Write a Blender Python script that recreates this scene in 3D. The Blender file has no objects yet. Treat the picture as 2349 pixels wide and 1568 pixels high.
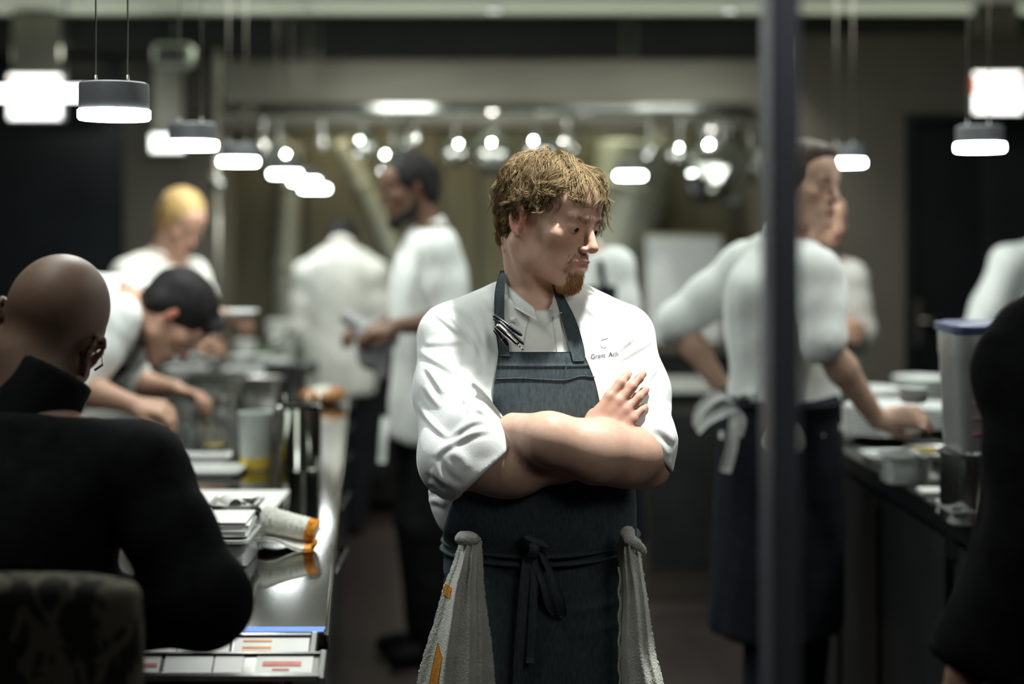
import bpy, math, random
import numpy as np
from mathutils import Matrix, Vector, Euler
sc = bpy.context.scene
COL = sc.collection
rnd = random.Random(7)
# ---------------------------------------------------------------- camera, world, lights, exposure
F = 3262.5            # 50 mm lens on a 36 mm sensor, in pixels of the 2349 wide frame
CX, HY, CZ = 1174.5, 500.0, 1.62
cam = bpy.data.objects.new('camera', bpy.data.cameras.new('camera'))
COL.objects.link(cam)
cam.location = (0, 0, CZ); cam.rotation_euler = (math.pi/2, 0, 0)
cam.data.lens = 50; cam.data.sensor_width = 36
cam.data.shift_y = -(784-HY)/2349
cam.data.dof.use_dof = True; cam.data.dof.focus_distance = 2.60; cam.data.dof.aperture_fstop = 1.2
cam.data.clip_start = 0.05; cam.data.clip_end = 60
sc.camera = cam
sc.view_settings.view_transform = 'Standard'; sc.view_settings.look = 'None'
sc.view_settings.gamma = 1; sc.view_settings.exposure = 0.0
sc.view_settings.use_curve_mapping = False
w = bpy.data.worlds.new('dim_room'); sc.world = w; w.use_nodes = True
w.node_tree.nodes['Background'].inputs[0].default_value = (0.55, 0.62, 0.58, 1)
w.node_tree.nodes['Background'].inputs[1].default_value = 0.012
sc.cycles.use_denoising = True
sc.cycles.max_bounces = 7; sc.cycles.adaptive_threshold = 0.02; sc.cycles.transparent_max_bounces = 16
sc.cycles.sample_clamp_indirect = 4; sc.cycles.caustics_refractive = False; sc.cycles.caustics_reflective = False
def lamp(name, kind, loc, aim, power, color=(1,1,1), size=0.1, spot=60, blend=0.4, size_y=None, spread=None):
    d = bpy.data.lights.new(name, kind); d.energy = power; d.color = color
    if kind == 'AREA':
        d.size = size
        if size_y: d.shape = 'RECTANGLE'; d.size_y = size_y
        if spread: d.spread = math.radians(spread)
    else: d.shadow_soft_size = size
    if kind == 'SPOT': d.spot_size = math.radians(spot); d.spot_blend = blend
    o = bpy.data.objects.new(name, d); COL.objects.link(o); o.location = loc
    o.rotation_euler = (Vector(aim)-Vector(loc)).to_track_quat('-Z', 'Y').to_euler()
    return o
def P(px, py, d):
    """world point seen at this pixel of the photograph at depth d"""
    return np.array([(px-CX)*d/F, d, CZ-(py-HY)*d/F])
lamp('chef_spot', 'SPOT', (.34, 2.50, 2.62), (.09, 2.60, 1.2), 185, (.98, 1, .96), size=.03, spot=44, blend=.5)
lamp('aisle_light', 'AREA', (.2, 4.9, 2.63), (.2, 4.9, 0), 22, (.93, 1, .92), size=2.2, size_y=1.6)
lamp('left_pass_light', 'AREA', (-.95, 3.7, 2.6), (-.95, 3.7, 0), 36, (.95, 1, .95), size=.5, size_y=4.0)
lamp('right_pass_light', 'AREA', (1.3, 4.2, 2.6), (1.3, 4.2, 0), 24, (.95, 1, .95), size=.5, size_y=2.6)
lamp('hood_light_left', 'AREA', (-.9, 8.2, 2.35), (-.9, 8.3, 0), 10, (1, .93, .66), size=.9, size_y=.3)
lamp('hood_light_right', 'AREA', (.6, 8.2, 2.35), (.6, 8.3, 0), 12, (.95, 1, .74), size=.9, size_y=.3)
lamp('face_fill_spot', 'SPOT', (.9, .8, 2.5), (.14, 2.62, 1.62), 42, (1, .97, .88), size=.35, spot=30, blend=1.0)  # added soft fill on the chef's face, not a lamp of the room
for i_, (x_, y_, e_) in enumerate(((-1.1, 6.5, 26), (-.1, 6.7, 26), (1.0, 6.6, 34), (-.85, 3.9, 16), (1.45, 3.3, 22), (-1.0, 5.2, 40))):
    lamp('glint_spot', 'SPOT', (x_, y_, 2.64), (x_, y_+.45 if y_ > 6 else y_, 1.2), e_, (.98, 1, .90), size=.03, spot=95, blend=.6)  # small ceiling spots added to raise glints on the pans and jars
lamp('ceiling_fill', 'AREA', (0, 7.30, 2.47), (0, 5.6, 2.9), 9, (.95, 1, .88), size=6.5, size_y=.06)  # unseen strip added under the soffit to brighten the ceiling
lamp('front_fill', 'AREA', (1.0, .9, 2.5), (.1, 2.6, 1.2), 6, (.97, 1, .95), size=.9)  # added weak fill from the camera side, no fixture belongs to it

# ---------------------------------------------------------------- materials
def mat(name, col, rough=0.5, metal=0.0, var=0.12, scale=30.0, bump=0.0, bscale=400.0, spec=0.5, emit=None, estr=0.0, trans=0.0, sheen=0.0, coat=0.0, sss=0.0, stretch=None, ior=1.45, island=0.0):
    m = bpy.data.materials.new(name); m.use_nodes = True
    nt = m.node_tree; b = nt.nodes['Principled BSDF']
    tc = nt.nodes.new('ShaderNodeTexCoord')
    mp = nt.nodes.new('ShaderNodeMapping')
    nt.links.new(tc.outputs['Object'], mp.inputs['Vector'])
    if stretch: mp.inputs['Scale'].default_value = stretch
    nz = nt.nodes.new('ShaderNodeTexNoise'); nz.inputs['Scale'].default_value = scale; nz.inputs['Detail'].default_value = 4
    nt.links.new(mp.outputs[0], nz.inputs['Vector'])
    rp = nt.nodes.new('ShaderNodeValToRGB')
    c = np.array(col)
    rp.color_ramp.elements[0].position = 0.3; rp.color_ramp.elements[1].position = 0.7
    rp.color_ramp.elements[0].color = (*np.clip(c*(1-var), 0, 1), 1); rp.color_ramp.elements[1].color = (*np.clip(c*(1+var), 0, 1), 1)
    nt.links.new(nz.outputs['Fac'], rp.inputs['Fac'])
    out = rp.outputs['Color']
    if island:
        g = nt.nodes.new('ShaderNodeNewGeometry'); h = nt.nodes.new('ShaderNodeHueSaturation')
        mr = nt.nodes.new('ShaderNodeMapRange'); mr.inputs['To Min'].default_value = 1-island; mr.inputs['To Max'].default_value = 1+island
        nt.links.new(g.outputs['Random Per Island'], mr.inputs['Value']); nt.links.new(mr.outputs[0], h.inputs['Value'])
        nt.links.new(out, h.inputs['Color']); out = h.outputs['Color']
    nt.links.new(out, b.inputs['Base Color'])
    b.inputs['Roughness'].default_value = rough; b.inputs['Metallic'].default_value = metal
    b.inputs['Specular IOR Level'].default_value = spec; b.inputs['IOR'].default_value = ior
    b.inputs['Transmission Weight'].default_value = trans
    b.inputs['Sheen Weight'].default_value = sheen; b.inputs['Coat Weight'].default_value = coat
    if sss:
        b.inputs['Subsurface Weight'].default_value = sss; b.inputs['Subsurface Radius'].default_value = (0.012, 0.005, 0.003); b.inputs['Subsurface Scale'].default_value = 1.0
    if emit is not None:
        b.inputs['Emission Color'].default_value = (*emit, 1); b.inputs['Emission Strength'].default_value = estr
    if bump:
        n2 = nt.nodes.new('ShaderNodeTexNoise'); n2.inputs['Scale'].default_value = bscale; n2.inputs['Detail'].default_value = 3
        nt.links.new(mp.outputs[0], n2.inputs['Vector'])
        bp = nt.nodes.new('ShaderNodeBump'); bp.inputs['Strength'].default_value = bump; bp.inputs['Distance'].default_value = 0.003
        nt.links.new(n2.outputs['Fac'], bp.inputs['Height']); nt.links.new(bp.outputs[0], b.inputs['Normal'])
    return m
def skin_mat(name, col, red=(0.74, 0.34, 0.30)):
    m = mat(name, col, rough=0.5, var=0.07, scale=60, bump=0.12, bscale=700, spec=0.4, sss=0.06)
    nt = m.node_tree; b = nt.nodes['Principled BSDF']
    at = nt.nodes.new('ShaderNodeAttribute'); at.attribute_name = 'tint'
    mx = nt.nodes.new('ShaderNodeMix'); mx.data_type = 'RGBA'
    src = b.inputs['Base Color'].links[0].from_socket
    nt.links.new(at.outputs['Fac'], mx.inputs[0]); nt.links.new(src, mx.inputs[6])
    mx.inputs[7].default_value = (*[c*r for c, r in zip(col, red)], 1)
    nt.links.new(mx.outputs[2], b.inputs['Base Color'])
    return m
# ---------------------------------------------------------------- mesh helpers
def to_mesh(name, V, Fc, smooth=True):
    V = np.asarray(V, np.float32); me = bpy.data.meshes.new(name)
    if isinstance(Fc, np.ndarray) and Fc.ndim == 2:
        n, k = Fc.shape
        me.vertices.add(len(V)); me.vertices.foreach_set('co', V.ravel())
        me.loops.add(n*k); me.loops.foreach_set('vertex_index', Fc.astype(np.int32).ravel())
        me.polygons.add(n); me.polygons.foreach_set('loop_start', np.arange(0, n*k, k, dtype=np.int32))
        me.polygons.foreach_set('use_smooth', np.full(n, smooth))
        me.update(calc_edges=True); me.validate()
    else:
        me.from_pydata(V.tolist(), [], [list(map(int, f)) for f in Fc])
        me.polygons.foreach_set('use_smooth', np.full(len(me.polygons), smooth)); me.update()
    return me
def ob(name, VF, m, parent=None, loc=None, smooth=True, auto=None, world=False):
    """one mesh object; loc = origin. world=True: the vertices are world points and are moved to the parent's (or loc's) frame"""
    V, Fc = VF; V = np.asarray(V, np.float64)
    if world:
        o0 = np.array(root_loc(parent)) if parent is not None else np.array(loc if loc is not None else (0, 0, 0))
        V = V-o0
    me = to_mesh(name, V, Fc, smooth)
    if m is not None: me.materials.append(m)
    o = bpy.data.objects.new(name, me); COL.objects.link(o)
    if parent is not None: o.parent = parent
    if loc is not None and not (world and parent is not None): o.location = loc
    if auto is not None and smooth:
        try:
            me.set_sharp_from_angle(angle=math.radians(auto))
        except Exception: pass
    return o
def root_loc(o):
    p = Vector((0, 0, 0))
    while o is not None: p = p+o.location; o = o.parent
    return p
def tag(o, label=None, cat=None, group=None, kind=None):
    if label: o['label'] = label
    if cat: o['category'] = cat
    if group: o['group'] = group
    if kind: o['kind'] = kind
    return o
def thing(name, label, cat, loc=(0, 0, 0), rz=0.0, group=None, rot=None):
    o = bpy.data.objects.new(name, None); COL.objects.link(o); o.location = loc
    o.rotation_euler = rot if rot is not None else (0, 0, rz); o.empty_display_size = 0.05
    return tag(o, label, cat, group)
def dup(root, loc, rz=None, label=None, scale=None):
    def cp(o, par):
        c = o.copy(); COL.objects.link(c)
        if par is not None: c.parent = par
        for ch in list(o.children): cp(ch, c)
        return c
    r = cp(root, None); r.location = loc
    if rz is not None: r.rotation_euler = (0, 0, rz)
    if scale is not None: r.scale = scale if hasattr(scale, '__len__') else (scale,)*3
    if label: r['label'] = label
    return r
def join(*vfs):
    V, Fc, n = [], [], 0
    for v, f in vfs:
        v = np.asarray(v, np.float64); V.append(v); Fc += [[int(i)+n for i in q] for q in f]; n += len(v)
    return np.concatenate(V), Fc
def xf(vf, M):
    v, f = vf; M = np.array(M); v = np.asarray(v, np.float64)
    return v@M[:3, :3].T+M[:3, 3], f
def mv(vf, x=0, y=0, z=0):
    return np.asarray(vf[0], np.float64)+np.array([x, y, z]), vf[1]
def box(x0, x1, y0, y1, z0, z1, bev=0.0):
    if bev <= 0:
        v = [(x, y, z) for z in (z0, z1) for y in (y0, y1) for x in (x0, x1)]
        return np.array(v), [(0, 2, 3, 1), (4, 5, 7, 6), (0, 1, 5, 4), (2, 6, 7, 3), (0, 4, 6, 2), (1, 3, 7, 5)]
    b = min(bev, (x1-x0)/2.01, (y1-y0)/2.01, (z1-z0)/2.01)
    V, idx = [], {}
    xs, ys, zs = (x0, x1), (y0, y1), (z0, z1)
    for i in (0, 1):
        for j in (0, 1):
            for k in (0, 1):
                sx, sy, sz = (1-2*i)*b, (1-2*j)*b, (1-2*k)*b
                for a, p in enumerate(((xs[i], ys[j]+sy, zs[k]+sz), (xs[i]+sx, ys[j], zs[k]+sz), (xs[i]+sx, ys[j]+sy, zs[k]))):
                    idx[i, j, k, a] = len(V); V.append(p)
    Fc = []
    g = lambda *t: idx[t]
    for s in (0, 1):
        Fc.append([g(s, 0, 0, 0), g(s, 1, 0, 0), g(s, 1, 1, 0), g(s, 0, 1, 0)]); Fc.append([g(0, s, 0, 1), g(1, s, 0, 1), g(1, s, 1, 1), g(0, s, 1, 1)]); Fc.append([g(0, 0, s, 2), g(1, 0, s, 2), g(1, 1, s, 2), g(0, 1, s, 2)])
    for s in (0, 1):
        for t in (0, 1):
            Fc.append([g(s, t, 0, 0), g(s, t, 1, 0), g(s, t, 1, 1), g(s, t, 0, 1)])
            Fc.append([g(s, 0, t, 0), g(s, 1, t, 0), g(s, 1, t, 2), g(s, 0, t, 2)])
            Fc.append([g(0, s, t, 1), g(1, s, t, 1), g(1, s, t, 2), g(0, s, t, 2)])
            for u in (0, 1): Fc.append([g(s, t, u, 0), g(s, t, u, 1), g(s, t, u, 2)])
    c = np.array([(x0+x1)/2, (y0+y1)/2, (z0+z1)/2]); V = np.array(V); out = []
    for f in {tuple(q) for q in Fc}:
        p = V[list(f)]; n = np.cross(p[1]-p[0], p[2]-p[0])
        out.append(f if np.dot(n, p.mean(0)-c) > 0 else f[::-1])
    return V, out
def lathe(prof, n=28, sq=None):
    """profile [(r, z)...] turned about z; r = 0 closes the end. sq = superellipse power for squarish vessels"""
    V, Fc, rings = [], [], []
    for r, z in prof:
        if r <= 1e-6: rings.append([len(V)]); V.append((0, 0, z)); continue
        ring = []
        for i in range(n):
            a = 2*math.pi*i/n; c, s = math.cos(a), math.sin(a)
            if sq: c, s = math.copysign(abs(c)**(2/sq), c), math.copysign(abs(s)**(2/sq), s)
            ring.append(len(V)); V.append((r*c, r*s, z))
        rings.append(ring)
    for a, b in zip(rings, rings[1:]):
        for i in range(n):
            j = (i+1) % n
            if len(a) == 1 and len(b) == 1: continue
            if len(a) == 1: Fc.append((a[0], b[j], b[i]))
            elif len(b) == 1: Fc.append((a[i], a[j], b[0]))
            else: Fc.append((a[i], a[j], b[j], b[i]))
    return np.array(V), Fc
def tube(path, r, n=8, cap=True, flat=None):
    """tube along a path of points; r a number or one per point"""
    Pn = np.asarray(path, np.float64); m = len(Pn); R = np.full(m, r) if np.isscalar(r) else np.asarray(r)
    T = np.gradient(Pn, axis=0); T /= np.linalg.norm(T, axis=1)[:, None]+1e-12
    u = np.cross(T[0], (0, 0, 1.0));
    if np.linalg.norm(u) < 1e-3: u = np.cross(T[0], (1.0, 0, 0))
    V, Fc = [], []
    for i in range(m):
        u = u-T[i]*np.dot(u, T[i]); u /= np.linalg.norm(u)+1e-12; v = np.cross(T[i], u)
        for k in range(n):
            a = 2*math.pi*k/n; V.append(Pn[i]+R[i]*(math.cos(a)*u+(flat or 1)*math.sin(a)*v))
    for i in range(m-1):
        for k in range(n):
            j = (k+1) % n; Fc.append((i*n+k, i*n+j, (i+1)*n+j, (i+1)*n+k))
    if cap: Fc.append(tuple(range(n))[::-1]); Fc.append(tuple(range((m-1)*n, m*n)))
    return np.array(V), Fc
def grid_faces(nu, nv, wrap=False):
    i, j = np.meshgrid(np.arange(nu-1), np.arange(nv if wrap else nv-1), indexing='ij')
    j2 = (j+1) % nv
    return np.stack([i*nv+j, (i+1)*nv+j, (i+1)*nv+j2, i*nv+j2], -1).reshape(-1, 4)
def crom(pts, n):
    """n points on a smooth curve through pts"""
    p = np.asarray(pts, np.float64); p = np.vstack([2*p[0]-p[1], p, 2*p[-1]-p[-2]])
    m = len(p)-3; t = np.linspace(0, m-1e-9, n); i = t.astype(int); f = (t-i)[:, None]
    a, b, c, d = p[i], p[i+1], p[i+2], p[i+3]
    return 0.5*(2*b+(c-a)*f+(2*a-5*b+4*c-d)*f**2+(3*b-a-3*c+d)*f**3)
# ---------------------------------------------------------------- signed distance modelling
def smin(a, b, k):
    h = np.clip(0.5+0.5*(b-a)/k, 0, 1); return b*(1-h)+a*h-k*h*(1-h)
def nrm(v): v = np.asarray(v, np.float64); return v/(np.linalg.norm(v)+1e-12)
class SDF:
    def __init__(s): s.ops = []
    def add(s, f, lo, hi, k=0.01, op='u'):
        s.ops.append((f, np.array(lo, np.float64), np.array(hi, np.float64), k, op)); return s
    def cone(s, a, b, ra, rb, k=0.01, op='u', sc=None):
        a, b = np.asarray(a, np.float32), np.asarray(b, np.float32)
        ba = b-a; l2 = float(ba@ba)+1e-12
        def f(p):
            h = np.clip(((p-a)@ba)/l2, 0, 1)
            return np.sqrt((((p-a)-h[..., None]*ba)**2).sum(-1))-(ra+(rb-ra)*h)
        r = max(ra, rb); return s.add(f, np.minimum(a, b)-r, np.maximum(a, b)+r, k, op)
    def chain(s, pts, k=0.01, op='u'):
        for (a, ra), (b, rb) in zip(pts, pts[1:]): s.cone(a, b, ra, rb, k, op)
        return s
    def ell(s, c, r, R=None, k=0.01, op='u'):
        c = np.asarray(c, np.float32); r = np.asarray(r, np.float32); R = np.eye(3) if R is None else np.array(R)
        Rf = R.astype(np.float32)
        def f(p):
            q = (p-c)@Rf
            k0 = np.sqrt(((q/r)**2).sum(-1)); k1 = np.sqrt(((q/(r*r))**2).sum(-1))
            return k0*(k0-1)/(k1+1e-9)
        e = np.abs(R)@r.astype(np.float64)
        return s.add(f, c-e, c+e, k, op)
    def loft(s, o, ax, ay, az, rows, k=0.03, op='u', n=2.0, cap=0.03):
        """rows (h, cx, cy, a, b): superelliptic sections stacked along az from o"""
        rows = np.array(rows, np.float64); T = crom(rows, 160)
        T = T[np.argsort(T[:, 0])].astype(np.float32)
        o = np.asarray(o, np.float32); M = np.stack([nrm(ax), nrm(ay), nrm(az)], 1).astype(np.float32)
        h0, h1 = float(rows[0, 0]), float(rows[-1, 0])
        def f(p):
            q = (p-o)@M; h = q[..., 2]; hc = np.clip(h, h0, h1)
            cx, cy, a, b = [np.interp(hc, T[:, 0], T[:, i]).astype(np.float32) for i in (1, 2, 3, 4)]
            x = np.abs((q[..., 0]-cx)/a); y = np.abs((q[..., 1]-cy)/b)
            d = ((x**n+y**n)**(1/n)-1)*np.minimum(a, b)
            e = np.maximum(h-h1, h0-h)
            return -smin(-d, -e, cap)
        C = np.array([[x, y, z] for x in ((rows[:, 1]-rows[:, 3]).min(), (rows[:, 1]+rows[:, 3]).max()) for y in ((rows[:, 2]-rows[:, 4]).min(), (rows[:, 2]+rows[:, 4]).max()) for z in (h0, h1)])
        W = C@M.T.astype(np.float64)+o
        return s.add(f, W.min(0), W.max(0), k, op)
    def cut(s, p0, n, k=0.004):
        """remove what lies on the side n points to"""
        p0 = np.asarray(p0, np.float32); n = nrm(n).astype(np.float32)
        lo, hi = s.bounds()
        return s.add(lambda p: -((p-p0)@n), lo, hi, k, 'c')
    def sub(s, other, k=0.004):
        lo, hi = other.bounds(); return s.add(lambda p: other(p), lo, hi, k, 'c')
    def uni(s, other, k=0.01):
        lo, hi = other.bounds(); return s.add(lambda p: other(p), lo, hi, k, 'u')
    def inter(s, other, k=0.004):
        lo, hi = s.bounds(); return s.add(lambda p: other(p), lo, hi, k, 'i')
    def bounds(s):
        u = [o for o in s.ops if o[4] == 'u']
        return np.min([o[1] for o in u], 0), np.max([o[2] for o in u], 0)
    def __call__(s, p):
        p = np.asarray(p, np.float32); D = np.full(p.shape[:-1], 0.5, np.float32)
        for f, lo, hi, k, op in s.ops:
            if op == 'u': D = smin(D, f(p), k)
            elif op == 'c': D = -smin(-D, f(p), k)
            else: D = -smin(-D, -f(p), k)
        return D
    def mesh(s, h=0.006, fine=(), smooth=1, warp=None):
        """surface nets on a grid of spacing h, finer inside the boxes fine = [(lo, hi, h), ...]"""
        lo, hi = s.bounds(); lo = lo-0.02; hi = hi+0.02; ax = []
        for a in range(3):
            x = [lo[a]]
            while x[-1] < hi[a]:
                st = h
                for f in fine:
                    if f[0][a]-h <= x[-1] <= f[1][a]: st = min(st, f[2])
                x.append(x[-1]+st)
            ax.append(np.array(x, np.float32))
        D = np.full([len(x) for x in ax], 0.1, np.float32)
        for f, l, u, k, op in s.ops:
            pad = k+0.03+h
            sl = []
            for a in range(3):
                i0 = np.searchsorted(ax[a], l[a]-pad); i1 = np.searchsorted(ax[a], u[a]+pad); sl.append(slice(max(i0, 0), max(i1, 0)))
            if any(q.stop <= q.start for q in sl): continue
            for i0 in range(sl[0].start, sl[0].stop, 24):
                sx = slice(i0, min(i0+24, sl[0].stop))
                G = np.stack(np.meshgrid(ax[0][sx], ax[1][sl[1]], ax[2][sl[2]], indexing='ij'), -1)
                d = f(G); S = (sx, sl[1], sl[2])
                if op == 'u': D[S] = smin(D[S], d, k)
                elif op == 'c': D[S] = -smin(-D[S], d, k)
                else: D[S] = -smin(-D[S], -d, k)
        return nets(D, ax, smooth)
def nets(D, ax, smooth=1):
    I = D < 0
    n = np.array(D.shape)
    cnt = np.zeros(n-1, np.int8)
    for i in (0, 1):
        for j in (0, 1):
            for k in (0, 1): cnt += I[i:n[0]-1+i, j:n[1]-1+j, k:n[2]-1+k]
    act = np.argwhere((cnt > 0) & (cnt < 8)); m = len(act)
    idx = np.full(n-1, -1, np.int32); idx[tuple(act.T)] = np.arange(m)
    cor = np.array([(i, j, k) for i in (0, 1) for j in (0, 1) for k in (0, 1)])
    val = np.stack([D[tuple((act+c).T)] for c in cor], 1)
    S = np.zeros((m, 3), np.float32); N = np.zeros(m, np.float32)
    for a in range(8):
        for b in range(a+1, 8):
            if np.abs(cor[a]-cor[b]).sum() != 1: continue
            va, vb = val[:, a], val[:, b]; x = (va < 0) != (vb < 0)
            t = np.where(x, va/(va-vb+1e-20), 0)[:, None]
            S += np.where(x[:, None], cor[a]+(cor[b]-cor[a])*t, 0); N += x
    S /= np.maximum(N, 1)[:, None]
    V = np.stack([ax[a][act[:, a]]+S[:, a]*(ax[a][act[:, a]+1]-ax[a][act[:, a]]) for a in range(3)], 1)
    Q = []
    for a in range(3):
        b, c = (a+1) % 3, (a+2) % 3
        s0 = [slice(None)]*3; s1 = [slice(None)]*3; s0[a] = slice(0, -1); s1[a] = slice(1, None)
        A, B = I[tuple(s0)], I[tuple(s1)]
        e = np.argwhere(A != B)
        e = e[(e[:, b] > 0) & (e[:, c] > 0) & (e[:, b] < n[b]-1) & (e[:, c] < n[c]-1)]
        fl = A[tuple(e.T)]
        def g(db, dc):
            q = e.copy(); q[:, b] -= db; q[:, c] -= dc; return idx[tuple(q.T)]
        q = np.stack([g(1, 1), g(0, 1), g(0, 0), g(1, 0)], 1)
        q[~fl] = q[~fl][:, ::-1]; Q.append(q)
    Q = np.concatenate(Q); Q = Q[(Q >= 0).all(1)]
    for _ in range(smooth):
        A = np.zeros_like(V); c = np.zeros(len(V), np.float32)
        for i in range(4):
            for j in ((i+1) % 4, (i-1) % 4):
                np.add.at(A, Q[:, i], V[Q[:, j]]); np.add.at(c, Q[:, i], 1)
        V = V+0.5*(A/np.maximum(c, 1)[:, None]-V)
    return V, Q
def trace(sdf, X, Z, y0, off=0.0, it=48):
    """walk from y0 along +Y to the surface of sdf; returns y"""
    y = np.full(X.shape, y0, np.float32)
    for _ in range(it):
        d = sdf(np.stack([X, y, Z], -1).astype(np.float32))-off
        y = y+np.clip(d*0.8, -0.02, 0.05)
    return y
def vnoise(p, seed=0):
    """cheap smooth noise from sums of sines"""
    r = np.random.RandomState(seed); o = 0
    for i in range(6):
        d = r.randn(3); d /= np.linalg.norm(d); o = o+np.sin((p@d)*(1+i*0.45)+r.rand()*6.28)/(1+0.35*i)
    return o/2.6
M = {}
M['white_cloth'] = mat('white_cotton', (.80, .83, .81), .85, var=.04, scale=40, bump=.25, bscale=900, sheen=.2, spec=.2)
M['cream_cloth'] = mat('cream_cotton', (.74, .74, .68), .85, var=.06, scale=30, bump=.2, bscale=700, sheen=.2, spec=.2)
M['beige_cloth'] = mat('beige_cotton', (.52, .50, .46), .85, var=.06, scale=30, bump=.2, bscale=700, spec=.2)
M['apron_cloth'] = mat('slate_denim', (.056, .075, .084), .8, var=.25, scale=220, bump=.35, bscale=1400, spec=.2, stretch=(1, 1, .25))
M['dark_cloth'] = mat('black_cotton', (.012, .014, .018), .85, var=.25, scale=60, bump=.3, bscale=800, spec=.2)
M['navy_cloth'] = mat('navy_twill', (.012, .015, .021), .85, var=.25, scale=60, bump=.3, bscale=800, spec=.2)
M['black_jacket'] = mat('black_wool', (.009, .009, .010), .9, var=.3, scale=40, bump=.3, bscale=300, spec=.08)
M['skin'] = skin_mat('pale_skin', (.56, .36, .27))
M['skin_warm'] = skin_mat('warm_skin', (.46, .27, .19))
M['skin_dark'] = skin_mat('brown_skin', (.13, .068, .042))
M['skin_bald'] = skin_mat('tanned_scalp', (.20, .125, .09))
M['hair_dark'] = mat('black_hair', (.010, .009, .010), .65, spec=.25, var=.3, scale=200, stretch=(1, 1, .2), bump=.5, bscale=400)
M['hair_blond'] = mat('blonde_hair', (.46, .30, .12), .5, var=.25, scale=120, stretch=(1, 1, .2), bump=.5, bscale=400)
M['hair_brown'] = mat('brown_hair', (.05, .032, .02), .55, var=.3, scale=150, bump=.5, bscale=400)
M['eye'] = mat('eye_white', (.30, .23, .20), .4, var=.03)
M['iris'] = mat('eye_iris', (.02, .022, .022), .1, var=.2)
M['sandy_hair'] = mat('sandy_hair', (.205, .140, .064), .5, var=.22, scale=60, spec=.3, island=.4)
M['nail'] = mat('fingernail', (.66, .46, .38), .25, var=.04)
M['hair_base'] = mat('hair_roots', (.115, .078, .036), .8, var=.3, scale=120)
M['ginger'] = mat('ginger_beard', (.37, .20, .075), .55, var=.25, scale=200, island=.35)
M['towel'] = mat('terry_cloth', (.74, .74, .67), .95, var=.14, scale=30, bump=1.0, bscale=330, sheen=.4, spec=.1)
M['orange_band'] = mat('orange_weave', (.80, .33, .04), .9, var=.12, scale=150, bump=.5, bscale=500)
M['steel'] = mat('brushed_steel', (.50, .50, .48), .24, 1.0, var=.10, scale=60, stretch=(1, .06, 1))
M['counter_steel'] = mat('counter_steel', (.25, .255, .24), .085, 1.0, var=.10, scale=40, stretch=(1, .08, 1), bump=.02, bscale=60)
M['hood_steel'] = mat('hood_steel', (.34, .32, .27), .38, 1.0, var=.12, scale=8, stretch=(.3, 1, 3))
M['polished'] = mat('polished_steel', (.72, .73, .68), .06, 1.0, var=.05)
M['dark_steel'] = mat('dark_steel', (.10, .10, .10), .35, 1.0, var=.15)
M['black_metal'] = mat('black_enamel', (.010, .010, .011), .45, 0.0, var=.2)
M['grey_metal'] = mat('grey_anodised', (.13, .14, .17), .5, .3, var=.06, scale=15)
M['lamp_cap'] = mat('lamp_cap', (.13, .14, .148), .5, .2, var=.06)
M['glow'] = mat('lamp_glow', (.9, .95, 1), .5, emit=(.93, 1.0, 1.0), estr=36.0, var=.01)
M['tube_glow'] = mat('tube_glow', (.9, .95, 1), .5, emit=(.93, 1.0, 1.0), estr=5.0, var=.01)
M['sign_glow'] = mat('sign_face', (.9, .95, .9), .5, emit=(.97, 1.0, .95), estr=3.2, var=.01)
M['sign_red'] = mat('sign_letters', (.7, .05, .02), .5, emit=(1.0, .16, .06), estr=1.0, var=.02)
M['white_china'] = mat('white_china', (.74, .76, .74), .2, var=.03)
M['paper'] = mat('white_card', (.74, .75, .72), .8, var=.03)
M['print_orange'] = mat('orange_print', (.80, .42, .22), .8, var=.08)
M['print_red'] = mat('red_print', (.62, .25, .22), .8, var=.15, scale=90)
M['blue_tape'] = mat('blue_masking_tape', (.10, .20, .55), .7, var=.06)
M['clear'] = mat('clear_plastic', (.86, .90, .88), .12, var=.02, trans=.55, ior=1.3)
M['frosted'] = mat('frosted_plastic', (.78, .82, .80), .35, var=.03, trans=.35, ior=1.2)
M['glass'] = mat('jar_glass', (.93, .96, .93), .025, var=.01, trans=.92, ior=1.35)
M['yellow'] = mat('yellow_oil', (.72, .52, .06), .25, var=.08)
M['green'] = mat('green_herb', (.10, .22, .05), .6, var=.4, scale=80)
M['bread'] = mat('brown_crust', (.42, .20, .07), .7, var=.3, scale=40, bump=.4, bscale=80)
M['food_red'] = mat('red_food', (.35, .06, .05), .4, var=.4, scale=60)
M['food_yellow'] = mat('yellow_food', (.55, .42, .10), .5, var=.4, scale=90)
M['blue_lid'] = mat('navy_lid', (.045, .065, .16), .4, var=.06)
M['black_plastic'] = mat('black_plastic', (.012, .012, .014), .3, var=.1)
M['thread'] = mat('dark_embroidery', (.055, .035, .07), .8, var=.1)
M['thread_pale'] = mat('pale_embroidery', (.72, .74, .73), .8, var=.05)
M['ceiling'] = mat('ceiling_paint', (.70, .75, .62), .8, var=.04, scale=3)
M['soffit'] = mat('soffit_black', (.012, .013, .012), .6, var=.2, scale=6)
M['wall_taupe'] = mat('taupe_panel', (.125, .112, .090), .6, var=.08, scale=4)
M['wall_olive'] = mat('olive_panel', (.22, .20, .13), .45, var=.12, scale=5, stretch=(2, 1, .4))
M['wall_dark'] = mat('dark_panel', (.020, .024, .026), .35, var=.2, scale=4)
M['door_black'] = mat('door_black', (.008, .009, .011), .4, var=.2, scale=6)
M['floor'] = mat('quarry_floor', (.030, .020, .019), .5, var=.3, scale=14, bump=.3, bscale=40)
M['cabinet'] = mat('cabinet_dark', (.030, .034, .034), .4, .2, var=.15, scale=9)
M['grey_towel'] = mat('grey_rag', (.30, .30, .31), .95, var=.12, scale=40, bump=.6, bscale=300)
M['duct'] = mat('duct_paint', (.46, .47, .38), .45, .3, var=.06, scale=6)
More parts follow.
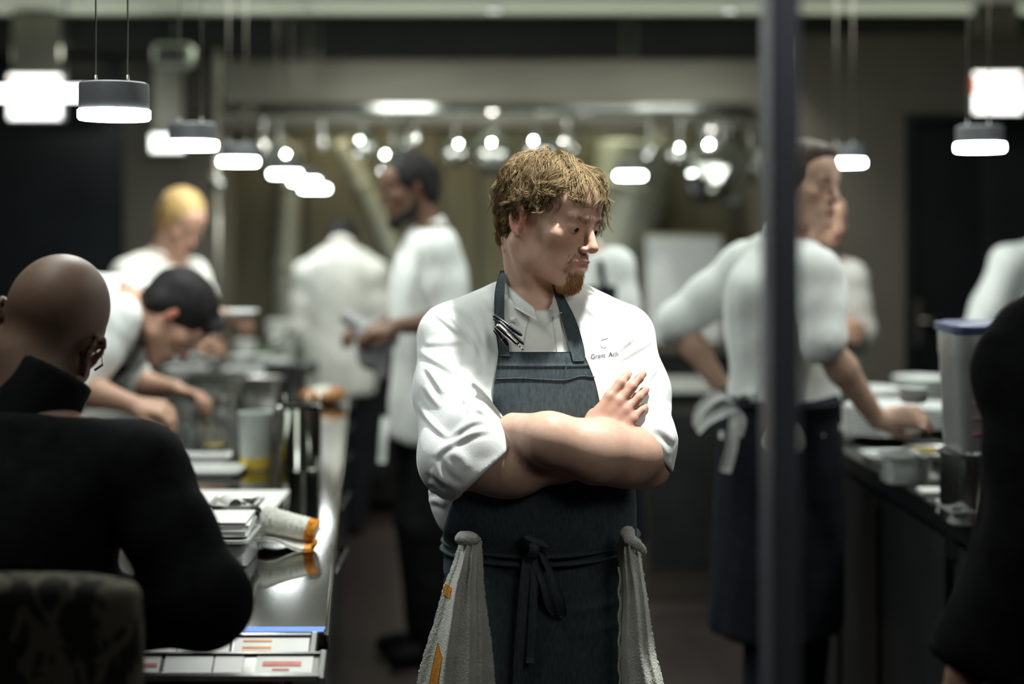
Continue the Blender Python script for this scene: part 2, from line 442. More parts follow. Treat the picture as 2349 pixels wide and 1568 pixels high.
# ---------------------------------------------------------------- people
def place(dst, src, R, c, s=1.0):
    R = np.asarray(R, np.float64); c = np.asarray(c, np.float64)
    Rf, cf = R.astype(np.float32), c.astype(np.float32)
    for f, lo, hi, k, op in src.ops:
        C = np.array([[x, y, z] for x in (lo[0], hi[0]) for y in (lo[1], hi[1]) for z in (lo[2], hi[2])])*s
        W = C@R.T+c
        dst.add((lambda p, f=f: f(((p-cf)@Rf)/s)*s), W.min(0), W.max(0), k*s, op)
    return dst
def head_R(yaw, pitch, roll):
    """face looks along local -Y; yaw turns it to +X, pitch bows it, roll leans it to +X"""
    y, p, r = [math.radians(a) for a in (yaw, pitch, roll)]
    return np.array(Matrix.Rotation(y, 3, 'Z')@Matrix.Rotation(p, 3, 'X')@Matrix.Rotation(r, 3, 'Y'))
def head_sdf(fine=True, jaw=1.0, nose=1.0):
    s = SDF()
    s.ell((0, .020, .036), (.0735, .094, .083), k=.02)
    s.ell((0, -.030, -.022), (.060, .060, .090), k=.03)
    s.ell((0, -.060, .046), (.055, .0375, .046), k=.025)
    for x in (-1, 1):
        s.cone((x*.056, .010, -.040), (x*.046, -.012, -.078), .017*jaw, .017*jaw, k=.02)
        s.cone((x*.046, -.012, -.078), (x*.014, -.076, -.108), .018*jaw, .015, k=.02)
        s.ell((x*.047, -.058, -.022), (.020, .022, .018), k=.022)
    s.ell((0, -.080, -.106), (.020, .016, .015), k=.016)
    s.ell((0, -.078, -.070), (.034, .022, .026), k=.02)
    s.cone((-.038, -.080, .0165), (.038, -.080, .0165), .0105, .0105, k=.012)
    s.cone((-.010, -.088, .019), (.010, -.088, .019), .008, .008, k=.012)
    for x in (-1, 1):
        s.ell((x*.033, -.102, -.001), (.019, .017, .013), k=.012, op='c')
    s.cone((0, -.088, .012), (0, -.112*nose, -.030), .0075, .0095, k=.010)
    s.ell((0, -.112*nose, -.033), (.0105, .011, .0095), k=.006)
    for x in (-1, 1):
        s.ell((x*.0125, -.101, -.038), (.0072, .010, .0068), k=.005)
    if fine:
        for x in (-1, 1):
            s.ell((x*.0065, -.106, -.0455), (.0038, .0055, .0035), k=.002, op='c')
            s.ell((x*.032, -.0785, -.0015), (.0165, .0130, .0125), k=.005)             # lids over the eyeball
            s.ell((x*.032, -.0925, -.0052), (.0118, .010, .0018), k=.002, op='c')
            s.cone((x*.014, -.0905, .0195), (x*.048, -.076, .0205), .0045, .0035, k=.006)
    s.ell((0, -.0955, -.0625), (.023, .010, .0055), k=.004)
    s.ell((0, -.0945, -.0725), (.019, .010, .0068), k=.004)
    s.ell((0, -.1093, -.0672), (.0225, .0085, .0008), k=.002, op='c')
    s.ell((0, -.102, -.083), (.018, .009, .005), k=.008, op='c')
    for x in (-1, 1):                                                                 # ears
        R = np.array(Matrix.Rotation(x*math.radians(22), 3, 'Z')@Matrix.Rotation(math.radians(-10), 3, 'X'))
        c = np.array([x*.075, .014, -.010])
        s.ell(c, (.008, .017, .029), R, k=.005)
        if fine:
            pts = [(x*.004, -.012, -.004), (x*.008, -.013, .016), (x*.010, -.004, .029), (x*.011, .010, .028), (x*.011, .018, .014), (x*.010, .017, -.006), (x*.007, .008, -.022), (x*.003, -.003, -.031)]
            pts = [c+R@np.array(p) for p in crom(pts, 13)]
            s.chain([(p, .0040) for p in pts], k=.004)
            s.ell(c+R@np.array((x*.0085, .000, -.004)), (.008, .0085, .012), R, k=.003, op='c')
            s.ell(c+R@np.array((x*.010, .006, .013)), (.0055, .008, .009), R, k=.004, op='c')
            s.ell(c+R@np.array((x*.003, -.012, -.006)), (.0045, .004, .006), R, k=.003)
    return s
HEAD, HEAD_SIMPLE = head_sdf(True), head_sdf(False)
def head_tint(V, R, c, s=1.0):
    q = ((V-c)@R)/s
    g = lambda p, r: np.exp(-(((q-np.array(p))/np.array(r))**2).sum(1))
    t = .95*g((0, -.098, -.0665), (.021, .014, .0085))
    for x in (-1, 1): t += 1.0*g((x*.082, .014, -.010), (.018, .02, .035))+.30*g((x*.042, -.07, -.028), (.022, .03, .02))+.25*g((x*.032, -.085, -.004), (.017, .015, .012))
    t += .45*g((0, -.115, -.035), (.015, .02, .014))
    return np.clip(t, 0, 1)
def hand_sdf(curl=(25, 30, 20), spread=4, thumb=0.0, mirror=1, lens=(.074, .082, .077, .060), each=None, tr=1.0):
    """wrist at the origin, fingers along +Y, back of the hand +Z, thumb on the +X side times mirror"""
    s = SDF(); xs = (.028, .0095, -.0095, -.0275)
    s.ell((0, .010, 0), (.027, .030, .019), k=.012)
    s.ell((0, .050, -.002), (.038, .050, .0145), k=.012)
    for i, x in enumerate(xs):
        b = np.array([x*mirror, .093-.004*abs(i-1), .001]); s.cone((x*.6*mirror, .03, 0), b, .011, .0108, k=.008)
        if i == 0: s.tips = []
        sa = math.radians((1.5-i)*spread)*mirror; L = lens[i]; a = 0.0; p = b; r = .0096 if i < 3 else .0083
        cu = each[i] if each is not None else curl
        for fr, c, r2 in ((.46, cu[0], .0088), (.30, cu[1], .0080), (.24, cu[2], .0068)):
            a += math.radians(c); d = np.array([math.sin(sa)*math.cos(a), math.cos(sa)*math.cos(a), -math.sin(a)])
            q = p+d*L*fr; r2 *= (r/.0096 if fr == .46 else 1)*tr; s.cone(p, q, r*tr, r2, k=.005); p, r = q, r2
        s.tips.append((q, d, r2))
    m = mirror; t = thumb
    T = [np.array([.020*m, .022, -.006]), np.array([(.043-.012*t)*m, .048, -.012-.016*t]), np.array([(.055-.025*t)*m, .076, -.016-.024*t]), np.array([(.056-.036*t)*m, .101, -.018-.026*t])]
    s.cone(T[0], T[1], .0150, .0125, k=.010); s.cone(T[1], T[2], .0112, .0098, k=.006); s.cone(T[2], T[3], .0098, .0075, k=.004)
    return s
def frame(d, n):
    """columns side, finger direction, back-of-hand normal"""
    d = nrm(d); n = nrm(np.asarray(n)-d*np.dot(n, d)); return np.stack([np.cross(d, n), d, n], 1)
def hair_cap(R, c, s, r=(.080, .101, .089), back=-.085, line=((0, -.070, .060), (0, -1, -.55)), side=True, extra=()):
    h = SDF(); h.ell((0, .020, .038), r, k=.02)
    h.ell((0, .060, -.030), (r[0]*.84, .045, .060), k=.03)
    for e in extra: h.ell(e[0], e[1], k=.02)
    h.cut(line[0], line[1], k=.012)
    if side: h.cut((0, 0, back), (0, 0, -1), k=.015); h.cut((0, -.020, -.020), (0, -.7, -1), k=.012)
    return place(SDF(), h, R, c, s)
def add_tint(me, t):
    a = me.attributes.new('tint', 'FLOAT', 'POINT'); a.data.foreach_set('value', t.astype(np.float32))
CLOTH = {}
def wrinkle(V, amp, seed, sc=22.0):
    """soft cloth folds: moves vertices along a smooth noise"""
    q = V*np.array([1, 1, .55])*sc
    n = vnoise(q, seed)+.6*vnoise(q*2.1+3, seed+5)
    c = V.mean(0); d = V-c; d[:, 2] *= .15; d /= np.linalg.norm(d, axis=1)[:, None]+1e-9
    return V+d*(n*amp)[:, None]
def person(label, J, skin, parts, group=None, h=.0115):
    """J: joints as world points. parts: dict of the clothes' materials and options"""
    pel, neck = np.array(J['pelvis']), np.array(J['neck'])
    A, B = np.array(J['sh'][0]), np.array(J['sh'][1])
    fwd = nrm(J['fwd']); up = neck-pel; L = np.linalg.norm(up); upn = up/L
    lat = nrm(np.cross(fwd, upn)); fw = np.cross(upn, lat)
    W = np.linalg.norm(B-A)/2; g = parts.get('girth', 1.0)
    root = np.array([pel[0], pel[1], 0.0])
    R = head_R(*J['head_rot']); hc = np.array(J['head']); hs = J.get('hs', 1.0)
    body = place(SDF(), HEAD if parts.get('fine_head') else HEAD_SIMPLE, R, hc, hs)
    body.cone(hc+R@np.array([0, .030, -.055])*hs, neck, .050*hs, .058, k=.03)
    bend = parts.get('bend', 0.0)
    def torso(s, e, h0=-.10, h1=None, k=.03, hem=0.0):
        rows = [(h0, 0, 0, .155*g+e+hem, .112*g+e+hem), (0.0, 0, 0, .160*g+e+hem*.6, .118*g+e+hem*.6), (.25*L, 0, -bend*.6, .145*g+e, .112*g+e), (.55*L, 0, -bend, .160*g+e, .122*g+e), (.80*L, 0, -bend*.5, min(W*.92, .19)+e, .110*g+e), (.97*L, 0, 0, .085+e, .072+e)]
        s.loft(pel, lat, fw, upn, rows, k=k, n=2.3)
        for s_ in (A, B): s.cone(neck-upn*.035, s_, .060+e, .056+e, k=.045)
        return s
    torso(body, 0.0)
    if 'jacket' in parts and parts.get('under', True) is False: pass
    hips = [pel-lat*.085*g, pel+lat*.085*g]
    if np.dot(np.cross(fwd, upn), B-A) < 0: hips = hips[::-1]
    knees = J.get('knees') or [h_+np.array([0, 0, 0])+np.array([fwd[0]*.03, fwd[1]*.03, .50-h_[2]]) for h_ in hips]
    ank = J.get('ankles') or [np.array([k_[0]-fwd[0]*.03, k_[1]-fwd[1]*.03, .09]) for k_ in knees]
    ff = nrm([fwd[0], fwd[1], 0.0])
    fines = [(hc-.15, hc+.15, parts.get('hh', .0078))]
    for i in (0, 1):
        S, E, Wr = np.array(J['sh'][i]), np.array(J['el'][i]), np.array(J['wr'][i])
        body.chain([(S, .052), ((S+E)/2, .047), (E, .040)], k=.02); body.chain([(E, .041), (E*.65+Wr*.35, .041), (Wr, .026)], k=.02)
        hd = J['hand'][i]
        Rh = frame(hd[0], hd[1]); place(body, hand_sdf(curl=hd[2] if len(hd) > 2 else (30, 35, 20), thumb=hd[4] if len(hd) > 4 else .4, mirror=hd[3] if len(hd) > 3 else 1), Rh, Wr)
        m = Wr+nrm(hd[0])*.08; fines.append((m-.11, m+.11, parts.get('hf', .006)))
        body.chain([(hips[i], .085*g), (knees[i], .055), (ank[i], .040)], k=.03)
        body.cone(ank[i]-np.array([0, 0, .04]), ank[i]+ff*.15-np.array([0, 0, .055]), .035, .027, k=.02)
    V, Q = body.mesh(h, fine=fines)
    o = ob('person', (V, Q), skin, loc=tuple(root), world=True); tag(o, label, 'person', group)
    add_tint(o.data, head_tint(V, R, hc, hs))
    def cloth(name, s, m, amp=.004, seed=1, hh=None, label=None, sc=22.0):
        V, Q = s.mesh(hh or h, smooth=2)
        c = ob(name, (wrinkle(V, amp, seed, sc), Q), m, parent=o, world=True)
        if label: c['label'] = label
        return c
    seed = abs(hash(label)) % 1000 if False else sum(map(ord, label)) % 997
    if 'jacket' in parts:
        pf = parts.get('puff', 0.0); s = torso(SDF(), .016+pf, h0=parts.get('hem', -.16), k=.03, hem=.018)
        s.cut(neck+upn*.01, upn, k=.01)
        for i in (0, 1):
            S, E, Wr = np.array(J['sh'][i]), np.array(J['el'][i]), np.array(J['wr'][i])
            f = parts.get('sleeve', .25); f = f[i] if isinstance(f, tuple) else f
            sl = SDF()
            if f > 0:
                en = E+(Wr-E)*f; s.chain([(S, .070), ((S+E)/2, .066), (E, .062)], k=.03); sl.cone(E, en+nrm(Wr-E)*.04, .062, .056, k=.03)
                cutp, n = en, Wr-E
            else:
                en = S+(E-S)*(1+f); sl.chain([(S, .072), ((S+E)/2, .068), (E, .066)], k=.03); cutp, n = en, E-S
            sl.cut(cutp, n)
            cu = SDF(); cu.cone(cutp-nrm(n)*.10, cutp+nrm(n)*.02, .066, .062); cu.cut(cutp, n); cu.cut(cutp-nrm(n)*.045, -nrm(n))
            s.uni(sl, k=.035); s.uni(cu, k=.004)
        cloth('jacket', s, parts['jacket'], parts.get('amp', .005), seed)
        col = SDF(); ca = nrm(hc+R@np.array([0, .030, -.06])-neck)
        ca = nrm(ca+np.array(parts.get('collar_tilt', (0, 0, 0)))); ch_ = parts.get('collar_h', .038)
        col.cone(neck-ca*.06, neck+ca*(ch_+.01), .074, .066, k=.01); col.cut(neck+ca*ch_, ca); col.cut(neck-ca*.05, -ca)
        cloth('collar', col, parts['jacket'], .001, seed, hh=.007)
    if 'trousers' in parts:
        s = SDF(); s.loft(pel, lat, fw, upn, [(-.12, 0, 0, .150*g, .118*g), (-.02, 0, 0, .166*g, .126*g), (.06, 0, 0, .160*g, .122*g)], k=.03)
        for i in (0, 1):
            s.chain([(hips[i], .098*g), (knees[i], .078), (ank[i]-np.array([0, 0, .02]), .066)], k=.03)
            s.cut(ank[i]-np.array([0, 0, .05]), (0, 0, -1))
        cloth('trousers', s, parts['trousers'], .005, seed+3, hh=h*1.2)
        for i in (0, 1):
            s = SDF(); a = ank[i]
            s.cone(a-np.array([0, 0, .045])-ff*.03, a+ff*.15-np.array([0, 0, .052]), .044, .036, k=.03); s.cut((0, 0, .004), (0, 0, -1))
            cloth('shoe', s, parts.get('shoes') or parts['trousers'], .0, 0)
    if 'apron' in parts:
        z0 = parts.get('apron_hem', .45)
        pz = pel[2]; bib = parts.get('bib')
        rows = [(z0-pz, 0, .01, .205*g, .165*g), (-.25, 0, .005, .195*g, .155*g), (0, 0, 0, .187*g, .146*g), (.10, 0, 0, .176*g, .140*g)]
        s = SDF(); s.loft(pel, lat, fw, (upn if abs(upn[2]) > .8 else (0, 0, 1)), rows, k=.01, cap=.01)
        cloth('apron', s, parts['apron'], .006, seed+7, hh=h)
        wz = pel+upn*.085
        ring = [wz+lat*math.cos(a)*.188*g+fw*math.sin(a)*.152*g for a in np.linspace(0, 2*math.pi, 33)]
        ob('apron_tie', tube(ring, .011, 6, cap=False, flat=.5), parts['apron'], o, world=True)
        if bib:
            tb = torso(SDF(), .022)
            tb.cut(neck-upn*parts.get('bib_top', .13), upn); tb.cut(pel+fw*.02, -fw)
            for sg in (-1, 1): tb.cut(pel+lat*sg*.13, lat*sg)
            cloth('apron_bib', tb, parts['apron'], .002, seed+9)
            for sg in (-1, 1):
                st = crom([neck-upn*.13+fw*.135+lat*sg*.10, neck-upn*.03+fw*.09+lat*sg*.075, neck+upn*.015-fw*.02+lat*sg*.062, neck-fw*.05+upn*.02], 10)
                ob('apron_strap', tube(st, .012, 6, flat=.35), parts['apron'], o, world=True)
    if 'hair' in parts:
        k = dict(parts.get('hair_cap', {}))
        c = cloth('hair', hair_cap(R, hc, hs, **k), parts['hair'], .0035, seed+11, hh=.006, sc=60)
    if 'beard' in parts:
        b = SDF()
        for x in (-1, 1):
            b.cone((x*.058, .004, -.045), (x*.048, -.014, -.082), .016, .020, k=.015); b.cone((x*.048, -.014, -.082), (x*.014, -.078, -.110), .020, .022, k=.015)
        b.ell((0, -.080, -.112), (.028, .024, .030), k=.015); b.cone((-.024, -.094, -.060), (.024, -.094, -.060), .008, .008, k=.01); b.ell((0, -.110, -.068), (.020, .012, .006), k=.004, op='c')
        cloth('beard', place(SDF(), b, R, hc, hs), parts['beard'], .002, seed+13, hh=.006, sc=80)
    for x in (-1, 1):
        e = ob('eye', mv(lathe([(0, -.0105), (.006, -.0087), (.0098, -.004), (.0105, 0), (.0098, .004), (.006, .0087), (0, .0105)], 12)), M['eye'], o)
        e.location = Vector(hc+R@np.array([x*.032, -.081, -.003])*hs)-Vector(root)
        me = ob('eyebrow', tube([hc+R@np.array(q)*hs for q in ((x*.014, -.0955, .020), (x*.030, -.0925, .0245), (x*.048, -.078, .021))], [.003, .0038, .002], 6, flat=.6), parts.get('brow') or parts.get('hair') or parts.get('beard') or M['hair_dark'], o, world=True)
    return o
# ---------------------------------------------------------------- the room
def S(name, VF, m, kind='structure', parent=None, **k):
    o = ob(name, VF, m, parent=parent, smooth=False, **k)
    if parent is None: o['kind'] = kind
    return o
CEIL = 2.67
S('floor', box(-4.2, 4.2, -3, 9.2, -.06, 0), M['floor'])
S('ceiling', box(-4.2, 4.2, -3, 7.4, CEIL, CEIL+.08), M['ceiling'])
S('wall_left', box(-4.3, -4.2, -3, 9.2, 0, CEIL+.08), M['wall_dark'])
S('wall_right', box(4.2, 4.3, -3, 9.2, 0, CEIL+.08), M['wall_dark'])
S('wall_near', box(-4.2, 4.2, -3.1, -3, 0, CEIL+.08), M['wall_dark'])
S('trim_soffit', box(-4.2, 4.2, 7.4, 7.62, 2.475, CEIL+.08), M['soffit'])
# hood bay at the back: canopy face, underside, olive panelled wall
x0, x1 = P(508, 0, 7.6)[0], P(1800, 0, 7.6)[0]
S('wall_back', box(-4.2, 4.2, 8.9, 9.0, 0, CEIL), M['wall_dark'])
edges = [508, 640, 700, 1010, 1100, 1340, 1480, 1800]
for i, (a, b) in enumerate(zip(edges, edges[1:])):
    xa, xb = (a-CX)*8.8/F, (b-CX)*8.8/F
    pz = ob('panel', box(xa+.006, xb-.006, 8.80+.03*(i % 2), 8.90, .0, 2.6, .004), M['wall_olive'], bpy.data.objects['wall_back'], smooth=False)
hood = thing('extraction_hood', 'wide stainless extraction hood over the cooking line', 'hood', ((x0+x1)/2, 8.0, 2.1))
w2 = (x1-x0)/2
ob('canopy', box(-w2, w2, -.38, -.34, .13, .45, .004), M['hood_steel'], hood, smooth=False)
ob('canopy_top', box(-w2, w2, -.36, .85, .40, .44, .003), M['hood_steel'], hood, smooth=False)
ob('canopy_side', box(-w2, -w2+.03, -.36, .85, .0, .45, .003), M['hood_steel'], hood, smooth=False)
ob('canopy_side', box(w2-.03, w2, -.36, .85, .0, .45, .003), M['hood_steel'], hood, smooth=False)
ob('lip', box(-w2, w2, -.43, -.34, .085, .13, .006), M['polished'], hood, smooth=False)
ob('gutter', box(-w2, w2, -.40, -.30, .0, .085, .006), M['hood_steel'], hood, smooth=False)
for i in range(7):
    xx = -w2+.05+i*(2*w2-.1)/7
    f = ob('grease_filter', box(xx, xx+(2*w2-.1)/7-.02, .10, .14, .05, .40, .004), M['dark_steel'], hood, smooth=False); f.rotation_euler = (math.radians(-14), 0, 0)
# left: dark glazed opening and a taupe pier; right: taupe wall with the black door
S('wall_left_back', box(-4.2, P(296, 0, 7.7)[0], 7.62, 7.74, 0, 2.475), M['wall_dark'])
S('trim_pier', box(P(296, 0, 7.7)[0], x0, 7.60, 7.95, 0, 2.475), M['wall_taupe'])
dxa, dxb = P(2075, 0, 7.0)[0], P(2075, 0, 7.0)[0]+.86
S('wall_right_back', join(box(P(1812, 0, 7.0)[0], dxa, 7.0, 7.12, 0, 2.52), box(dxb, 4.2, 7.0, 7.12, 0, 2.52), box(dxa, dxb, 7.0, 7.12, 2.135, 2.52), box(P(1812, 0, 7.0)[0], P(1812, 0, 7.0)[0]+.08, 7.1, 8.9, 0, 2.52)), M['wall_taupe'])
dr = S('door_1', box(dxa, dxb, 7.05, 7.10, 0.0, 2.135), M['door_black'])
for a, b, c, d in ((dxa-.0, dxa+.05, 0, 2.135), (dxb-.05, dxb, 0, 2.135), (dxa+.05, dxb-.05, 2.085, 2.135)): ob('door_frame', box(a, b, 6.985, 7.06, c, d, .004), M['door_black'], dr, smooth=False)
ob('door_glass', box(dxa+.40, dxb-.08, 7.035, 7.05, .25, 1.98, .002), M['wall_dark'], dr, smooth=False)
hx, hz = P(2108, 0, 7.0)[0], P(0, 735, 7.0)[2]
ob('door_plate', box(hx-.022, hx+.022, 7.028, 7.05, hz-.13, hz+.10, .004), M['hood_steel'], dr, smooth=False)
ob('door_handle', tube([(hx, 7.045, hz), (hx, 6.985, hz), (hx+.04, 6.975, hz), (hx+.13, 6.975, hz-.004)], .010, 10), M['hood_steel'], dr)
# the upright of the glazed partition in front of the lens, with its clear panes
mx = P(1790, 0, 1.5)[0]
win = S('window_1', join(box(mx-.0155, mx+.0155, 1.47, 1.53, 0, CEIL, .003)), M['grey_metal'])
gm = bpy.data.materials.new('clear_pane'); gm.use_nodes = True
nt = gm.node_tree; nt.nodes.remove(nt.nodes['Principled BSDF']); tb = nt.nodes.new('ShaderNodeBsdfTransparent'); tb.inputs[0].default_value = (1, 1, 1, 1)
nt.links.new(tb.outputs[0], nt.nodes['Material Output'].inputs['Surface'])
ob('pane', box(mx+.0155, 2.2, 1.494, 1.506, 0, CEIL), gm, win, smooth=False); ob('pane', box(-2.6, mx-.0155, 1.494, 1.506, 0, CEIL), gm, win, smooth=False)
# a steel post of the shelving on the far side of the pass
px_ = P(498, 0, 7.1)
pst = thing('shelf_post', 'thin steel upright post standing behind the blonde cook', 'post', (px_[0], 7.1, 0))
ob('tube', lathe([(0, 0), (.017, 0), (.017, 2.46), (0, 2.46)], 16), M['hood_steel'], pst)
zz = P(0, 418, 7.1)[2]
ob('collar', lathe([(.017, zz-.05), (.030, zz-.045), (.032, zz), (.030, zz+.045), (.017, zz+.05)], 16), M['polished'], pst)
ob('foot', lathe([(0, 0), (.05, 0), (.05, .01), (.02, .02)], 16), M['steel'], pst)
# ceiling downlights
for i, (px, py, d, lab) in enumerate(((1133, 44, 7.15, 'round downlight in the pale ceiling above the chef'), (1673, 46, 7.15, 'round downlight in the ceiling close beside the grey upright'), (703, 40, 7.1, 'dim round downlight in the ceiling above the far pendants'), (2052, 2, 6.6, 'small round downlight at the top edge near the right exit sign'))):
    p = P(px, py, d)
    t = thing('downlight', lab, 'ceiling light', (p[0], d, CEIL), group='downlights in the ceiling')
    ob('trim_ring', lathe([(.030, -.001), (.034, -.012), (.044, -.010), (.046, 0)], 24), M['polished'], t); ob('lens', lathe([(0, -.008), (.029, -.006), (.030, 0)], 20), M['tube_glow'] if i < 2 else M['frosted'], t)
# pendants over the two passes
def pendant():
    t = thing('pendant_lamp', '', 'pendant lamp', group='slim disc pendants over the passes')
    ob('cap', lathe([(0, .052), (.060, .052), (.0655, .049), (.0665, .044), (.0665, .0), (.060, 0)], 40), M['lamp_cap'], t, auto=50)
    ob('diffuser', lathe([(.066, .0005), (.069, -.002), (.069, -.017), (.066, -.021), (.030, -.0215), (0, -.0215)], 40), M['glow'], t, auto=50)
    for x in (-.036, .026):
        c = ob('cable', tube([(x, 0, .05), (x+.0005, 0, .4), (x, 0, CEIL-1.83)], .0016, 6), M['hood_steel'], t)
        ob('cable_grip', lathe([(0, .068), (.0028, .066), (.0036, .052), (.0036, .050)], 10), M['steel'], t).location = (x, 0, 0)
    return t
pr = pendant()
pl = [(262, 255, 2.76, 'nearest and largest disc pendant with thin wires, beside the left exit sign'), (441, 329, 4.0, 'second disc pendant from the near end over the left pass'), (547, 368, 5.1, 'third disc pendant over the left pass, just above the blonde cook'), (654, 398, 6.45, 'fourth disc pendant over the left pass, overlapping the farther one'), (699, 415, 6.95, 'fifth disc pendant over the left pass, partly behind the fourth'), (722, 432, 7.25, 'farthest and lowest disc pendant over the left pass'), (2248, 334, 4.1, 'disc pendant below the right exit sign'), (1940, 371, 5.2, 'disc pendant beside the head of the cook behind the upright'), (1446, 402, 7.2, 'small distant disc pendant to the right of the chef\'s hair')]
for i, (px, py, d, lab) in enumerate(pl):
    p = P(px, py-4, d); o = pr if i == 0 else dup(pr, tuple(p)); o.location = tuple(p); o['label'] = lab
# exit signs, tube lamp
def exit_sign(px, py, d, wd, ht, lab, txt=True, mount=True):
    p = P(px, py, d); t = thing('exit_sign', lab, 'sign', tuple(p), group='lit signs under the soffit')
    ob('housing', box(-wd/2-.012, wd/2+.012, 0, .05, -ht/2-.012, ht/2+.012, .008), M['white_china'], t, smooth=False)
    ob('face', box(-wd/2, wd/2, -.006, .0, -ht/2, ht/2, .004), M['sign_glow'], t, smooth=False)
    if mount: ob('mount', box(-wd*.46, wd*.46, .01, .045, ht/2+.012, 2.475-p[2] if d > 7.3 else CEIL-p[2], .003), M['hood_steel'], t, smooth=False)
    if txt:
        cu = bpy.data.curves.new('letters', 'FONT'); cu.body = 'EXIT'; cu.size = ht*.62; cu.extrude = .001; cu.align_x = 'CENTER'
        tmp = bpy.data.objects.new('letters', cu); COL.objects.link(tmp); me = bpy.data.meshes.new_from_object(tmp.evaluated_get(bpy.context.evaluated_depsgraph_get())); bpy.data.objects.remove(tmp)
        me.materials.clear(); me.materials.append(M['sign_red']); l = bpy.data.objects.new('letters', me); COL.objects.link(l); l.parent = t; l.location = (0, -.008, -ht*.02); l.rotation_euler = (math.pi/2, 0, 0); l['label'] = 'red letters'
    return t
exit_sign(80, 222, 7.2, .262, .218, 'white lit exit sign with red letters above the bald diner, at the left')
exit_sign(2288, 214, 7.0, .235, .205, 'white lit exit sign with red letters above the black door')
exit_sign(384, 328, 7.4, .17, .085, 'small greenish white lit sign half behind the second pendant', txt=False)
p = P(100, 214, 6.4)
t = thing('tube_lamp', 'long horizontal glowing tube lamp crossing behind the left exit sign', 'lamp', (p[0], 6.4, p[2]))
tb = ob('tube', tube([(-.60, 0, 0), (.205, 0, 0)], .033, 16), M['tube_glow'], t); ob('end_cap', tube([(.21, 0, 0), (.232, 0, 0), (.258, 0, 0)], [.034, .034, .026], 14), M['polished'], t)
for x in (-.4, .1): ob('hanger', tube([(x, 0, .03), (x, 0, CEIL-p[2])], .004, 6), M['dark_steel'], t)
t = thing('ceiling_speaker', 'small pale box speaker hanging under the soffit left of the hood', 'speaker', tuple(P(400, 128, 7.3)))
ob('body', box(-.10, .10, -.06, .06, -.06, .06, .02), M['ceiling'], t); ob('bracket', tube([(0, 0, .06), (0, 0, CEIL-P(0, 128, 7.3)[2])], .012, 8), M['dark_steel'], t); ob('grille', box(-.085, .085, -.066, -.058, -.045, .045, .004), M['dark_steel'], t)
# ---------------------------------------------------------------- the two passes
def lx(d): return -.34-.104*(d-2.66)
LW, TOP = .80, .92
def slab(d0, d1, fx0, fx1, z0, z1):
    v = np.array([(fx0(d0), d0, z0), (fx1(d0), d0, z0), (fx0(d1), d1, z0), (fx1(d1), d1, z0), (fx0(d0), d0, z1), (fx1(d0), d0, z1), (fx0(d1), d1, z1), (fx1(d1), d1, z1)])
    return v, [(0, 2, 3, 1), (4, 5, 7, 6), (0, 1, 5, 4), (2, 6, 7, 3), (0, 4, 6, 2), (1, 3, 7, 5)]
def seg(name, lab, cat, d0, d1, fx, parts, grp=None):
    t = thing(name, lab, cat, (fx(d0), d0, 0), group=grp)
    for nm, vf, m_ in parts: ob(nm, vf, m_, t, world=True, smooth=False)
    return t
ta = thing('left_pass', 'long stainless steel pass counter beside the diner, with a bright worktop', 'counter', (lx(2.4), 2.4, 0)); ta.name = 'pass_counter'
o = ob('worktop', slab(2.40, 6.85, lambda d: lx(d)-LW, lx, TOP-.035, TOP), M['counter_steel'], ta, world=True, smooth=False); bv = o.modifiers.new('edge', 'BEVEL'); bv.width = .004; bv.segments = 2
ob('edge_strip', slab(2.402, 6.85, lambda d: lx(d)-.002, lambda d: lx(d)+.003, TOP-.05, TOP-.004), M['polished'], ta, world=True, smooth=False)
ob('body', slab(3.05, 6.8, lambda d: lx(d)-LW+.05, lambda d: lx(d)-.04, .12, TOP-.035), M['cabinet'], ta, world=True, smooth=False)
ob('plinth', slab(3.05, 6.8, lambda d: lx(d)-LW+.1, lambda d: lx(d)-.10, 0, .12), M['black_metal'], ta, world=True, smooth=False)
for k in range(5):
    a = 3.1+k*.74; q = ob('cabinet_door', slab(a, a+.71, lambda d: lx(d)-.04, lambda d: lx(d)-.022, .15, TOP-.08), M['cabinet'], ta, world=True, smooth=False)
    ob('handle', tube([(lx(a+.37)-.012, a+.25, .78), (lx(a+.37)+.005, a+.25, .78), (lx(a+.37)+.005, a+.50, .78), (lx(a+.37)-.012, a+.50, .78)], .006, 8), M['dark_steel'], q, world=True)
for x in (-.10, -LW+.08): ob('leg', tube([(lx(2.5)+x, 2.5, 0), (lx(2.5)+x, 2.5, TOP-.035)], .022, 10), M['dark_steel'], ta, world=True)
# ticket rails on the near end of the pass, label slips in them
def rail(lab, d, z0, z1, xa, xb, slips, tilt):
    t = thing('label_rail', lab, 'label rail', (xa, d, z0), group='label rails on the near end of the pass'); L = xb-xa; h = (z1-z0)*1.35
    ob('channel', join(box(0, L, -.004, .0, 0, h, .001), box(0, L, -.016, 0, -.006, .002, .001), box(0, L, -.010, 0, h-.001, h+.004, .001)), M['steel'], t, smooth=False)
    ob('end_bracket', box(L-.004, L+.008, -.012, .006, -.008, h+.006, .002), M['steel'], t, smooth=False); ob('end_bracket', box(-.008, .004, -.012, .006, -.008, h+.006, .002), M['steel'], t, smooth=False)
    for a, b, m_, marks in slips:
        sp = ob('label_slip', box(a*L, b*L, -.0065, -.0045, .004, h-.003), M[m_], t, smooth=False)
        for (u0, u1, v0, v1, mm) in marks: ob('print', box((a+(b-a)*u0)*L, (a+(b-a)*u1)*L, -.0075, -.0062, .004+(h-.007)*v0, .004+(h-.007)*v1), M[mm], sp, smooth=False)
    t.rotation_euler = (math.radians(tilt), 0, 0)
    return t
